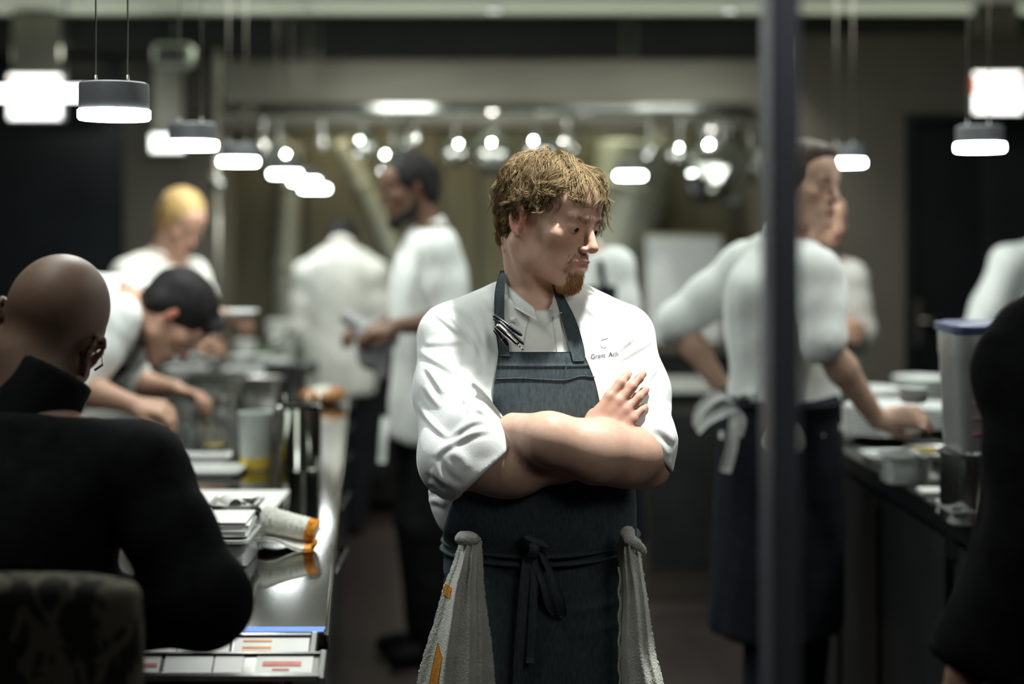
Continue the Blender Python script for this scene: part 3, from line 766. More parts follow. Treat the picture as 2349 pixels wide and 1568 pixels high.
rail('upper white label rail with orange printed slip and blue tape at the pass end', 2.345, P(0, 1497, 2.385)[2], P(0, 1455, 2.385)[2], P(240, 0, 2.385)[0], P(722, 0, 2.385)[0],
     [(.0, .36, 'paper', []), (.37, .62, 'paper', [(.97, 1.0, .1, .9, 'black_plastic')]), (.63, .985, 'paper', [(.12, .5, .78, .88, 'print_orange'), (.12, .5, .42, .52, 'print_orange'), (.12, .5, .2, .3, 'print_orange')])], -48)
rail('lower white label rail with red printed slips under the blue taped edge', 2.30, P(0, 1555, 2.30)[2], P(0, 1514, 2.30)[2], P(232, 0, 2.3)[0], P(735, 0, 2.3)[0],
     [(.02, .26, 'paper', [(.5, .95, .4, .6, 'print_red')]), (.28, .50, 'white_china', []), (.51, .64, 'paper', []), (.70, .96, 'paper', [(.12, .8, .45, .7, 'print_red'), (.3, .6, .2, .3, 'print_red')])], -48)
t = tag(ob('masking_tape', box(.03, .165, 0, .030, 0, .0012, .0004), M['blue_tape'], loc=(lx(2.41)-.17, 2.405, TOP), smooth=False), 'strip of blue masking tape along the near edge of the steel worktop', 'tape')
# right pass
def rx(d): return .998-.048*(d-4.37)
tb = thing('pass_counter', 'dark counter with steel top at the right, below plates and food pans', 'counter', (rx(2.2), 2.2, 0))
o = ob('worktop', slab(2.3, 5.12, rx, lambda d: rx(d)+.95, TOP-.04, TOP), M['counter_steel'], tb, world=True, smooth=False); bv = o.modifiers.new('edge', 'BEVEL'); bv.width = .004; bv.segments = 2
ob('edge_strip', slab(2.3, 5.12, lambda d: rx(d)-.003, lambda d: rx(d)+.002, TOP-.055, TOP-.004), M['steel'], tb, world=True, smooth=False)
ob('body', slab(2.35, 5.08, lambda d: rx(d)+.045, lambda d: rx(d)+.9, .10, TOP-.04), M['black_metal'], tb, world=True, smooth=False)
ob('plinth', slab(2.35, 5.08, lambda d: rx(d)+.09, lambda d: rx(d)+.9, 0, .10), M['black_metal'], tb, world=True, smooth=False)
for a, b in ((2.36, 2.92), (2.94, 3.42), (3.44, 3.98), (4.0, 4.38), (4.40, 4.72), (4.74, 5.06)):
    q = ob('cabinet_door', slab(a, b, lambda d: rx(d)+.020, lambda d: rx(d)+.045, .13, TOP-.085), M['cabinet'], tb, world=True, smooth=False)
    ob('edge_pull', slab(a+.004, a+.016, lambda d: rx(d)+.010, lambda d: rx(d)+.022, .15, TOP-.11), M['dark_steel'], q, world=True, smooth=False)
h = P(2118, 1240, 3.45); lt = ob('latch', slab(3.40, 3.45, lambda d: rx(d)+.008, lambda d: rx(d)+.022, h[2]-.035, h[2]+.035), M['steel'], tb, world=True, smooth=False)
# ---------------------------------------------------------------- the chef in the middle
def sheet(G, t, axis=(0, 1, 0)):
    """closed thin sheet from a grid of points (nu, nv, 3), thickness t along axis"""
    nu, nv, _ = G.shape; A = G.reshape(-1, 3); B = A+np.asarray(axis)*t; n = nu*nv
    f = grid_faces(nu, nv)[:, ::-1]; q = [f, f[:, ::-1]+n]
    i = np.arange(nu*nv).reshape(nu, nv)
    for e in (i[0], i[:, -1], i[-1][::-1], i[:, 0][::-1]): q.append(np.stack([e[:-1], e[1:], e[1:]+n, e[:-1]+n], 1))
    return np.concatenate([A, B]), np.concatenate(q)
def span(rows, n, m, d):
    """grid in X, Z between left and right edges given as rows (py, xl, xr) seen at depth d"""
    T = crom(np.array(rows, float), n); u = np.linspace(0, 1, m)
    px = T[:, 1:2]+(T[:, 2:3]-T[:, 1:2])*u; py = np.repeat(T[:, 0:1], m, 1)
    return (px-CX)*d/F, CZ-(py-HY)*d/F
def chef():
    D0 = 2.72
    rows = []
    for py, xl, xr, b in ((1300, 1024, 1452, .125), (1240, 1030, 1450, .128), (1190, 1000, 1448, .134), (1130, 985, 1446, .136), (1050, 1000, 1440, .132), (950, 1012, 1438, .128), (850, 1018, 1440, .126), (770, 1030, 1430, .118), (720, 1062, 1400, .104), (682, 1110, 1362, .088), (655, 1152, 1308, .070)):
        a, c = P(xl, py, D0), P(xr, py, D0); rows.append((a[2], (a[0]+c[0])/2, float(np.interp(py, [655, 720, 770, 850, 950, 1050, 1130, 1240], [2.715, 2.728, 2.722, 2.706, 2.690, 2.700, 2.715, 2.728])), (c[0]-a[0])/2, b))
    def torso(e=0.0, r=rows, s=None, k=.03):
        s = s or SDF()
        s.loft((0, 0, 0), (1, 0, 0), (0, 1, 0), (0, 0, 1), [(h, x, y, a+e, b+e) for h, x, y, a, b in r[::1]], k=k, n=2.4)
        nb = P(1238, 672, 2.71)
        for q, rr in ((P(1034, 765, 2.72), .058), (P(1424, 768, 2.72), .058)): s.cone(nb, q, .052+e, rr+e, k=.04)
        return s
    SR, ER, WR = P(1036, 778, 2.72), P(1060, 1060, 2.59), P(1352, 1020, 2.535)
    SL, EL, WL = P(1424, 784, 2.72), P(1466, 1048, 2.605), P(1178, 986, 2.548)
    # -- skin: head, neck, trunk, arms, hands, legs in one surface
    R = head_R(52, 13, 5); hc = P(1262, 501, 2.655); hs = .96
    body = place(SDF(), HEAD, R, hc, hs)
    nb = P(1238, 690, 2.705)
    body.cone(hc+R@np.array([0, .034, -.055]), nb, .054, .058, k=.03)
    body.cone(hc+R@np.array([.050, .020, -.05]), P(1258, 705, 2.665), .012, .012, k=.02)
    body.cone(hc+R@np.array([-.055, .020, -.055]), P(1232, 712, 2.655), .012, .010, k=.02)
    body.ell(P(1240, 735, 2.665), (.05, .035, .05), k=.03)
    torso(-.020, s=body)
    body.chain([(SR, .054), ((SR+ER)/2, .052), (ER, .046)], k=.02)
    mr = P(1190, 1066, 2.552); body.chain([(ER, .047), (mr, .0495), (P(1290, 1046, 2.54), .042), (WR, .029)], k=.02)
    body.ell(P(1150, 1072, 2.56), (.055, .045, .050), k=.03)
    body.chain([(SL, .054), ((SL+EL)/2, .052), (EL, .050)], k=.02)
    ml = P(1370, 1036, 2.505); body.chain([(EL, .051), (ml, .054), (P(1260, 1006, 2.487), .044), (WL, .031)], k=.02)
    body.ell(P(1440, 1046, 2.55), (.060, .050, .050), k=.03)
    body.cone(P(1500, 1080, 2.60), P(1465, 1062, 2.59), .028, .040, k=.02)
    dr = nrm([.66, .20, .72])
    Rh = frame(dr, (-.16, -1, .10)); hnd = hand_sdf(mirror=-1, spread=2.6, thumb=1.0, tr=.97, each=((8, 30, 18), (6, 22, 16), (14, 28, 18), (24, 36, 22))); place(body, hnd, Rh, WR)
    place(body, hand_sdf(mirror=1, thumb=.8, curl=(40, 60, 30)), frame((-.50, .86, -.02), (-.1, -.6, .7)), WL, .9)
    for sx in (-1, 1):
        hip = np.array([.055+sx*.09, 2.74, .93]); kn = np.array([.055+sx*.10, 2.72, .49]); an = np.array([.055+sx*.11, 2.75, .09])
        body.chain([(hip, .085), (kn, .055), (an, .042)], k=.03); body.cone(an-np.array([0, 0, .04]), an+np.array([sx*.03, -.15, -.055]), .035, .027, k=.02)
    body.ell((.055, 2.74, .98), (.15, .11, .12), k=.04)
    hm = WR+dr*.09
    V, Q = body.mesh(.0085, fine=[(hc-.128, hc+.128, .0023), (hm-np.array([.075, .05, .075]), hm+np.array([.085, .05, .085]), .0027)])
    # veins and a little tone in the skin surface
    root = (.055, 2.73, 0)
    o = ob('person', (V, Q), M['skin'], loc=root, world=True)
    tag(o, 'person with wavy sandy hair and goatee, arms crossed, white chef jacket and slate bib apron', 'person')
    t = head_tint(V, R, hc, hs)
    for fr in ((.46),): pass
    tip = WR+dr*.165; t = np.maximum(t, .55*np.exp(-((np.linalg.norm(V-tip, axis=1)/.05)**2)))
    t = np.maximum(t, .35*np.exp(-((np.linalg.norm(V-hm, axis=1)/.06)**2)))
    add_tint(o.data, t)
    H = lambda q: hc+R@(np.array(q)*hs)
    for x in (-1, 1):
        e = ob('eye', lathe([(0, -.0112)]+[(.0112*math.cos(a), .0112*math.sin(a)) for a in np.linspace(-1.3, 1.3, 12)]+[(0, .0112)], 20), M['eye'], o)
        e.location = Vector(H((x*.032, -.0800, -.0035)))-Vector(root)
        g = R@nrm((-.12, -1, -.14))
        ir = ob('iris', lathe([(0, .0024), (.0035, .0020), (.0054, .0007), (.0056, -.0008), (0, -.0012)], 20), M['iris'], e)
        ir.location = Vector(g*.0093); ir.rotation_euler = Vector(g).to_track_quat('Z', 'Y').to_euler()
    # -- hair
    rs = np.random.RandomState(5)
    scalp = head_sdf(False); scalp.ops = scalp.ops[:-2]; cs = SDF(); cs.add(lambda p: scalp(p)-.0024, (-.085, -.11, -.10), (.085, .125, .13), k=.001)
    cs.cut((0, -.074, .068), (0, -1, -.40), k=.006); cs.cut((0, 0, -.082), (0, 0, -1), k=.006); cs.cut((0, -.010, .024), (0, -.8, -1), k=.006); cs.cut((0, .034, -.040), (0, -1, -.30), k=.008) if False else None
    cap = place(SDF(), cs, R, hc, hs)
    capV = cap.mesh(.004)
    hair = ob('hair', (capV[0], capV[1]), M['hair_base'], o, world=True)
    c0 = np.array([0, .020, .036]); er = np.array([.0745, .0950, .0840])
    ys = [-.10, -.075, -.055, -.042, -.030, -.008, .014, .030, .045, .062, .12]; zs = [.080, .078, .064, .040, .020, .016, .024, .004, -.030, -.068, -.072]
    roots = []
    while len(roots) < 600:
        n = rs.randn(3); n /= np.linalg.norm(n); p = c0+n*er
        if p[2] > np.interp(p[1], ys, zs)+.004: roots.append(p)
    for k_ in range(46):
        a_ = rs.rand()*6.283; r_ = .034*math.sqrt(rs.rand()); q_ = np.array([.004+r_*math.cos(a_), .062+r_*math.sin(a_), .112]); n = (q_-c0)/er; roots.append(c0+(q_-c0)/np.linalg.norm(n))
    nr = 0
    while nr < 100:
        n = rs.randn(3); n /= np.linalg.norm(n); p = np.array([0, .060, -.030])+n*np.array([.064, .045, .056])
        if p[1] > .062 and p[2] < .0 and p[2] > -.066: roots.append(p); nr += 1
    SV, SF, nv = [], [], 0; PATHS = []
    crown = np.array([.004, .072, .110]); part = np.array([.016, -.066, .088]); gd = R.T@np.array([0.02, 0, -1.0])
    for gi, r0 in enumerate(roots):
        m = 15; p = r0.copy(); ph = vnoise(r0*30, 2)*4.0+rs.rand()*1.6
        front = float(np.clip((-r0[1]+.03)/.09, 0, 1)); back = float(np.clip((r0[1]-.045)/.05, 0, 1)); side = float(np.clip((.085-r0[2])/.06, 0, 1))
        far = r0[0] > part[0]
        L = .088+.030*rs.rand()
        if back > .3: L = .075+.025*rs.rand()
        if r0[2] < .060: L = min(L, .036+.018*rs.rand()) if r0[1] < .03 else min(L, .062+.022*rs.rand())
        if front > .5 and not far: L = .050+.020*rs.rand()
        if front > .5 and far and r0[0] < .040: L = .050+.02*rs.rand()
        if gi >= 646: L = .034+.022*rs.rand()
        if far and front > .35 and (front < .5 or r0[0] >= .040): L = .080+.030*rs.rand()
        lift = .005+.010*rs.rand()*(1-.4*side)
        if far and front > .3: lift += .016
        zlim = (.030 if r0[0] < part[0] else .004)+.012*rs.randn()+(.022*front if not far else 0)
        tn = 0; tsg = 1 if rs.rand() < .6 else -1; cd = np.array([0, 0, -1.0])
        path = []; st = L/m
        lam = .034+.020*rs.rand(); A = .0042+.0056*rs.rand()
        k0 = float(np.clip((crown[1]-r0[1])/(crown[1]-part[1]), 0, 1)); src = crown+(part-crown)*k0; src[2] = .12
        wob = rs.randn(3)*.16
        for i in range(m+1):
            t_ = i/m; n = (p-c0)/er**2; n /= np.linalg.norm(n)
            f1 = p-src; f1 = f1-n*(f1@n); f1 /= np.linalg.norm(f1)+1e-9
            f2 = p-crown; f2 = f2-n*(f2@n); f2 /= np.linalg.norm(f2)+1e-9
            fl = f1*(.62+.30*front)+f2*(.38-.30*front); fl = fl+wob; fl /= np.linalg.norm(fl)+1e-9
            gq = min(.06+.62*t_**1.5, .75) if front < .4 or far else min(.04+.40*t_**1.5, .5)
            bk = np.array([0, .28, .04])*(front if not far else 0)*t_                         # swept back over the temple
            fw_ = np.array([.20, -.32, .04])*(front if far else 0)
            curl_end = n*(.55*max(t_-.62, 0)*(1.2 if back > .3 or far else .6))
            d = nrm(fl*(1-gq)+gd*gq+n*(.40 if t_ < .2 else 0)+bk+fw_+curl_end)
            sd = np.cross(d, n)
            w_ = sd*A*math.sin(6.283*i*st/lam+ph)*min(t_*2, 1)+n*(A*.8*math.cos(6.283*i*st/lam+ph))*min(t_*1.6, 1)
            path.append(p+w_)
            zl = -.118 if gi >= 646 else zlim if p[1] < .035 else zlim-.10*min((p[1]-.035)/.03, 1)
            if p[2] < zl:
                tn += 1; an_ = tn*.42*tsg; d = nrm((cd*math.cos(an_)+np.cross(n, cd)*math.sin(an_))+n*(.35 if tn < 5 else .1)); p = p+d*st*.80
            else: p = p+d*st; cd = d
            e = er+.002+lift*math.sin(min(t_*1.5, 1)*1.57)*(1.0 if t_ < .7 else 1-.3*(t_-.7)/.3)
            q = (p-c0)/e; k = np.linalg.norm(q)
            if k < 1: p = c0+(p-c0)/k
        PATHS.append((np.array(path), gi, m))
    allp = np.stack([q_[0] for q_ in PATHS]); fl_ = allp.reshape(-1, 3)
    for _ in range(2):
        d0 = HEAD_SIMPLE(fl_); gr = np.stack([HEAD_SIMPLE(fl_+np.eye(3)[a_]*.002)-d0 for a_ in range(3)], 1); gr /= np.linalg.norm(gr, axis=1)[:, None]+1e-9
        fl_ = fl_+gr*np.clip(.0035-d0, 0, .03)[:, None]
    allp = fl_.reshape(allp.shape)
    for path, (_, gi, m) in zip(allp, PATHS):
        for _s in range(2): path = np.vstack([path[:1], .25*path[:-2]+.5*path[1:-1]+.25*path[2:], path[-1:]])
        path = crom(path, 19); m = 18
        T = np.gradient(path, axis=0); T /= np.linalg.norm(T, axis=1)[:, None]
        N0 = (path-c0)/np.linalg.norm(path-c0, axis=1)[:, None]; S = np.cross(T, N0); S /= np.linalg.norm(S, axis=1)[:, None]+1e-9; N = np.cross(S, T)
        tt = np.linspace(0, 1, m+1)
        for c in range(10):
            a, b = rs.randn(2)*.0044; fz = (1-.70*tt**1.3)
            off = S*(a*fz)[:, None]+N*(abs(b)*.8*fz-.001)[:, None]
            stray = (.010*tt**2*rs.randn()*(1.0 if c == 0 and gi % 4 == 0 else .18))
            q = path+off+S*stray[:, None]+N*(stray*.5)[:, None]
            rad = (.00034+.00032*rs.rand())*(1-.70*tt**2)
            for j in range(3):
                an = 2.094*j; SV.append(q+rad[:, None]*(math.cos(an)*S+math.sin(an)*N))
            b0 = nv; n1 = m+1
            i_ = np.arange(m)
            for j in range(3):
                j2 = (j+1) % 3; SF.append(np.stack([b0+j*n1+i_, b0+j*n1+i_+1, b0+j2*n1+i_+1, b0+j2*n1+i_], 1))
            nv += 3*n1
    HV = np.concatenate(SV)*hs@R.T+hc
    st = ob('hair_strands', (HV, np.concatenate(SF)), M['sandy_hair'], hair, world=False)
    st.data.vertices.foreach_set('co', (HV-np.array(root)).astype(np.float32).ravel()); st['kind'] = 'stuff'
    # -- beard and moustache: short hairs on the chin and lip
    q = ((V-hc)@R)/hs
    chin = (q[:, 1] < -.066) & (q[:, 2] < -.086) & (q[:, 2] > -.135) & (np.abs(q[:, 0]) < .024+.10*np.clip(-.09-q[:, 2], 0, .05))
    must = (q[:, 1] < -.082) & (q[:, 2] > -.0600) & (q[:, 2] < -.0475) & (np.abs(q[:, 0]) < .031)
    must |= (np.abs(np.abs(q[:, 0])-.029) < .004) & (q[:, 1] < -.07) & (q[:, 2] < -.055) & (q[:, 2] > -.085)
    stub = (q[:, 1] < .0) & (q[:, 2] < -.060) & (q[:, 2] > -.125) & (np.abs(q[:, 0]) > .02)
    def fuzz(name, mask, n, ln, rad, m_, down):
        ii = np.argwhere(mask)[:, 0]; ii = ii[rs.randint(0, len(ii), n)] if len(ii) else ii
        VV, FF = [], []
        for k, i in enumerate(ii):
            p0 = q[i]+rs.randn(3)*.001; nn = nrm(p0-np.array([0, -.03, -.05])); d = nrm(nn*.55+np.array([p0[0]*6, -.1, -1])*down+rs.randn(3)*.25)
            l = ln*(.6+.7*rs.rand()); a = p0-nn*.0015; b = a+d*l*.55+nn*.001; c = a+d*l+np.array([0, 0, -.15])*l
            s1 = nrm(np.cross(d, nn)); s2 = np.cross(s1, d)
            for pt, r_ in ((a, rad), (b, rad*.85), (c, rad*.25)):
                for an in (0, 2.094, 4.189): VV.append(pt+r_*(math.cos(an)*s1+math.sin(an)*s2))
            z = 9*k
            for s_ in (0, 3):
                for j in range(3): FF.append((z+s_+j, z+s_+(j+1) % 3, z+s_+3+(j+1) % 3, z+s_+3+j))
        VV = np.array(VV)*hs@R.T+hc
        return ob(name, (VV, np.array(FF)), m_, o, world=True)
    fuzz('goatee', chin, 1700, .0075, .00036, M['ginger'], .8)
    fuzz('moustache', must, 360, .0065, .0003, M['ginger'], .9)
    for x in (-1, 1):
        bm = (np.abs(q[:, 0]*x-.031) < .019) & (q[:, 1] < -.06) & (np.abs(q[:, 2]-.0150-.003*np.sin((q[:, 0]*x-.014)*60)) < .0034)
        fuzz('eyebrow', bm, 110, .006, .00028, M['hair_base'], .1)
    # -- jacket
    TOR = torso(0.0)
    cutR, nR = P(1126, 1070, 2.57), (.67, -.12, -.72)
    cutL, nL = P(1488, 1026, 2.6), (-.74, -.12, -.66)
    jk = torso(0.0); jk.cut(P(1245, 668, 2.68), (0.0, -.35, 1), k=.006)
    nk = SDF(); nk.cone(P(1248, 722, 2.575), hc+R@np.array([0, .03, -.06]), .036, .050, k=.01); jk.sub(nk, k=.006)
    sr = SDF(); sr.chain([(SR, .0640), (P(1038, 900, 2.665), .0680), (P(1052, 1052, 2.580), .0690), (P(1180, 1100, 2.545), .065)], k=.03); sr.chain([(P(1056, 915, 2.62), .048), (P(1078, 972, 2.575), .049), (P(1122, 1022, 2.548), .049)], k=.02)
    sr.cut(cutR, nR)
    sl = SDF(); sl.chain([(SL, .0640), (P(1454, 900, 2.68), .0630), (P(1466, 1010, 2.615), .0625), (P(1464, 1100, 2.59), .060)], k=.03)
    sl.cut(cutL, nL)
    jk.uni(sr, k=.016); jk.uni(sl, k=.022)
    base = SDF(); base.uni(TOR, k=.001); base.uni(sr, k=.016); base.uni(sl, k=.022)
    for cutp, n, pts in ((cutR, nR, [(P(1052, 1052, 2.580), .0725), (P(1180, 1100, 2.545), .0695)]), (cutL, nL, [(P(1456, 915, 2.68), .0645), (P(1466, 1010, 2.615), .0655), (P(1464, 1100, 2.59), .063)])):
        cu = SDF(); cu.chain(pts, k=.02); cu.cut(cutp, n, k=.006); cu.cut(np.array(cutp)-nrm(n)*.055, -nrm(n), k=.003); jk.uni(cu, k=.003)
    arms = SDF(); arms.chain([(ER-(mr-ER)*.0, .054), (mr, .058)], k=.01); arms.cut(cutR-nrm(nR)*.022, -nrm(nR)); jk.sub(arms, k=.003)
    a2 = SDF(); a2.chain([(EL, .057), (ml, .060)], k=.01); a2.cut(cutL-nrm(nL)*.016, -nrm(nL)); jk.sub(a2, k=.003)
    jV, jQ = jk.mesh(.0036, smooth=1)
    jV = wrinkle(jV, .0012, 8, 26)
    za = lambda *p: [(940+x/3.2, 660+y/3.2) for x, y in p]
    zb = lambda *p: [(1330+x/3.646, 690+y/3.646) for x, y in p]
    folds = [(za((48, 455), (150, 508), (300, 596), (420, 680), (520, 760), (590, 870)), .0060, 9), (za((130, 140), (230, 210), (330, 290), (440, 370), (500, 460)), .0045, 8), (za((280, 85), (400, 180), (450, 260), (485, 340), (530, 440), (552, 570)), .0045, 7),
             (za((220, 120), (290, 200), (380, 290), (450, 380), (500, 500)), .0045, 6), (za((120, 575), (180, 660), (252, 775)), .0045, 7), (za((110, 715), (160, 800), (230, 880)), .0035, 7), (za((60, 840), (110, 930), (190, 1020), (288, 1104)), .0055, 7), (za((285, 1112), (370, 1040), (470, 980), (615, 972)), .0050, 8),
             (za((182, 1250), (240, 1180), (350, 1118), (470, 1062), (640, 1030)), .0055, 8), (za((370, 1480), (270, 1420), (205, 1330), (180, 1255)), .0050, 9), (za((110, 405), (250, 400), (410, 385)), .0030, 8), (za((440, 880), (520, 905), (590, 955)), .0040, 7), (za((320, 685), (370, 760), (420, 860), (450, 940)), .0035, 6), (za((380, 815), (470, 845), (560, 925)), .0040, 7), (za((300, 1190), (390, 1250), (420, 1330)), .0035, 12),
             (za((125, 1500), (190, 1485), (260, 1500)), .0060, 7), (za((135, 1560), (200, 1560), (260, 1600)), .0060, 8), (za((160, 1330), (200, 1380), (290, 1440)), .0055, 9), (za((140, 1420), (190, 1440), (250, 1470)), .0050, 8),
             (za((455, 60), (515, 190), (555, 330), (572, 480), (585, 640)), .0045, 9), (za((550, 60), (590, 130), (640, 170)), .0035, 7),
             (zb((325, 425), (380, 362), (450, 300)), .0036, 7), (zb((320, 495), (430, 432), (600, 330)), .0040, 8), (zb((545, 695), (600, 622), (655, 535)), .0045, 6), (zb((425, 675), (475, 612), (535, 555)), .0040, 6), (zb((570, 890), (640, 915), (720, 935)), .0050, 8), (zb((728, 985), (756, 915), (785, 850)), .0055, 6), (zb((245, 800), (262, 700), (320, 610)), .0050, 8), (zb((150, 210), (110, 290), (60, 380)), .0045, 9), (zb((60, 40), (130, 120), (170, 210)), .0045, 9),
             (zb((640, 1040), (720, 1110), (790, 1180)), .0045, 9), (zb((500, 130), (590, 300), (630, 480)), .0030, 10), (zb((640, 1150), (700, 1230), (730, 1300)), .0040, 8)]
    a, b, c, d = [jV[jQ[:, i]] for i in range(4)]; fn = np.cross(c-a, d-b); vn = np.zeros_like(jV)
    for i in range(4): np.add.at(vn, jQ[:, i], fn)
    vn /= np.linalg.norm(vn, axis=1)[:, None]+1e-12
    px = CX+jV[:, 0]*F/jV[:, 1]; py = HY-(jV[:, 2]-CZ)*F/jV[:, 1]; dsp = np.zeros(len(jV)); fr = np.clip(.35-vn[:, 1], 0, 1)*(jV[:, 1] < 2.79)
    for pts, am, wd in folds:
        cc = crom(pts, 16); best = np.full(len(jV), 1e9); sg = np.zeros(len(jV)); tp = np.zeros(len(jV))
        mk = np.argwhere((px > cc[:, 0].min()-45) & (px < cc[:, 0].max()+45) & (py > cc[:, 1].min()-45) & (py < cc[:, 1].max()+45))[:, 0]
        for k_ in range(15):
            p0, p1 = cc[k_], cc[k_+1]; e_ = p1-p0; l2 = e_@e_; qx, qy = px[mk]-p0[0], py[mk]-p0[1]
            tq = np.clip((qx*e_[0]+qy*e_[1])/l2, 0, 1); dd = np.hypot(qx-tq*e_[0], qy-tq*e_[1]); up_ = dd < best[mk]
            ii = mk[up_]; best[ii] = dd[up_]; sg[ii] = np.sign(e_[0]*qy-e_[1]*qx)[up_]; tp[ii] = (k_+tq[up_])/15
        ss = best*sg/wd; fa = np.sqrt(np.clip(np.sin(np.pi*np.clip(tp, 0, 1)), 0, 1))
        dsp += np.where(best < 1e8, (.66*am*fa*(np.exp(-ss**2)-.55*np.exp(-((ss-1.5)/.8)**2))), 0)
    jV = jV+vn*(dsp*fr)[:, None]
    jacket = ob('jacket', (jV, jQ), M['white_cloth'], o, world=True)
    # collar band, left and right of the opening
    def band(lo, up, m_, name, t=.003, n=24):
        a, b = crom(lo, n), crom(up, n); u = np.linspace(0, 1, 7)[None, :, None]
        G = a[:, None]*(1-u)+b[:, None]*u; G = G+(np.sin(u*math.pi)*.0015)*np.array([0, -1, 0])
        return ob(name, sheet(G, t), m_, jacket, world=True)
    band([P(1150, 664, 2.735), P(1162, 692, 2.665), P(1192, 712, 2.618), P(1232, 734, 2.596)], [P(1147, 630, 2.735), P(1163, 652, 2.668), P(1192, 678, 2.622), P(1224, 704, 2.602)], M['white_cloth'], 'collar')
    band([P(1272, 735, 2.598), P(1284, 716, 2.62), P(1300, 690, 2.66), P(1312, 668, 2.72)], [P(1267, 688, 2.606), P(1272, 672, 2.628), P(1282, 656, 2.662), P(1298, 640, 2.72)], M['white_cloth'], 'collar')
    X, Z = span([(712, 1222, 1270), (735, 1212, 1276), (760, 1205, 1280), (815, 1195, 1290)], 12, 12, 2.6)
    Y = trace(TOR, X, Z, 2.45, .002); ob('shirt_front', sheet(np.stack([X, Y, Z], -1), .004), M['white_cloth'], jacket, world=True)
    X, Z = span([(728, 1266, 1284), (770, 1272, 1290), (820, 1280, 1298)], 14, 5, 2.6)
    Y = trace(TOR, X, Z, 2.45, .0045); ob('placket', sheet(np.stack([X, Y, Z], -1), .004), M['white_cloth'], jacket, world=True)
    for px, py in ((1287, 719), (1178, 735), (1196, 706)):
        X, Z = np.array([(px-CX)*2.6/F]), np.array([CZ-(py-HY)*2.6/F]); y = float(trace(base, X, Z, 2.45)[0])
        ob('button', mv(lathe([(0, -.005), (.0045, -.004), (.0062, 0), (.0045, .004), (0, .005)], 14), X[0], y-.004, Z[0]), M['white_cloth'], jacket, world=True)
    # embroidered lettering and emblem over the breast
    fm = np.argwhere((vn[:, 1] < -.15) & (jV[:, 0] > .10) & (jV[:, 0] < .26) & (jV[:, 2] > 1.30) & (jV[:, 2] < 1.46))[:, 0]; FV = jV[fm]
    def surf(X, Z):
        D2 = (X[:, None]-FV[None, :, 0])**2+(Z[:, None]-FV[None, :, 2])**2; k_ = np.argpartition(D2, 10, axis=1)[:, :10]
        A_ = np.stack([FV[k_, 0]-X[:, None], FV[k_, 2]-Z[:, None], np.ones(k_.shape)], -1); AT = A_.transpose(0, 2, 1)
        return np.linalg.solve(AT@A_+1e-9*np.eye(3), (AT@FV[k_, 1][..., None]))[:, 2, 0]
    def stitched(name, txt, px0, py0, slope, cap_px, m_, stretch=1.0):
        cu = bpy.data.curves.new('lettering', 'FONT'); cu.body = txt; cu.size = 1.0; cu.resolution_u = 4
        tmp = bpy.data.objects.new('lettering', cu); COL.objects.link(tmp)
        dg = bpy.context.evaluated_depsgraph_get(); me = bpy.data.meshes.new_from_object(tmp.evaluated_get(dg))
        n = len(me.vertices); co = np.zeros(n*3, np.float32); me.vertices.foreach_get('co', co); co = co.reshape(-1, 3)
        s = cap_px/.69
        px = px0+co[:, 0]*s*stretch; py = py0-co[:, 1]*s+(px-px0)*slope
        d = 2.60; X = (px-CX)*d/F; Z = CZ-(py-HY)*d/F; Y = surf(X, Z)-.0011
        # correct for the depth at which the cloth really lies
        X = (px-CX)*Y/F; Z = CZ-(py-HY)*Y/F; Y = surf(X, Z)-.0011
        W = np.stack([X, Y, Z], 1)-np.array(root); me.vertices.foreach_set('co', W.astype(np.float32).ravel())
        me.materials.clear(); me.materials.append(m_); bpy.data.objects.remove(tmp)
        q_ = bpy.data.objects.new(name, me); COL.objects.link(q_); q_.parent = jacket; me.update(); return q_
    stitched('lettering', 'Grant', 1355, 823, -.12, 10.6, M['thread'], .92)['label'] = 'dark embroidered name on the breast'
    stitched('lettering', 'Ach', 1396, 818, -.10, 10.6, M['thread'], .92)['label'] = 'dark embroidered name on the breast'
    def onj(pts, r, name, m_, par=None, n=20, off=.0012):
        c = crom(pts, n); Y = np.full(n, 2.6)
        for _ in range(2):
            X = (c[:, 0]-CX)*Y/F; Z = CZ-(c[:, 1]-HY)*Y/F; Y = surf(X, Z)-.0008
        return tube(np.stack([X, Y, Z], 1), r, 5)
    arc = [(1385+8*math.cos(a), 786-11*math.sin(a)) for a in np.linspace(1.0, 5.6, 9)]
    em = join(onj(arc, .0004, '', None), onj([(1381, 780), (1381, 795)], .00045, '', None), onj([(1386, 776), (1386, 796)], .00045, '', None), onj([(1391, 774), (1391, 793)], .00045, '', None), onj([(1379, 780), (1386, 777), (1394, 774)], .00045, '', None))
    ob('emblem', em, M['thread_pale'], jacket, world=True)
    # -- apron
    B = span([(806, 1143, 1337), (835, 1140, 1350), (880, 1133, 1366), (950, 1127, 1381), (1030, 1092, 1402), (1110, 1060, 1425), (1150, 1045, 1428)], 70, 60, 2.6)
    Y = trace(TOR, B[0], B[1], 2.40, .006)
    Y = Y+.0010*vnoise(np.stack([B[0], Y*0, B[1]], -1)*45, 4)-.0025*np.exp(-((np.linspace(806, 1150, 70)[:, None]-866)/5)**2)*np.ones((1, 60))
    G = np.stack([B[0], Y, B[1]], -1)
    apron = ob('apron', sheet(G, .004), M['apron_cloth'], o, world=True)
    lo = [(h, x, y, a+.009, b+.010) for h, x, y, a, b in rows if h < P(0, 1000, D0)[2]]
    lo = [(lo[0][0]-.02, *lo[0][1:3], lo[0][3]-.006, lo[0][4]-.006)]+lo[1:]
    s = SDF(); s.loft((0, 0, 0), (1, 0, 0), (0, 1, 0), (0, 0, 1), lo, k=.01, n=2.4, cap=.012)
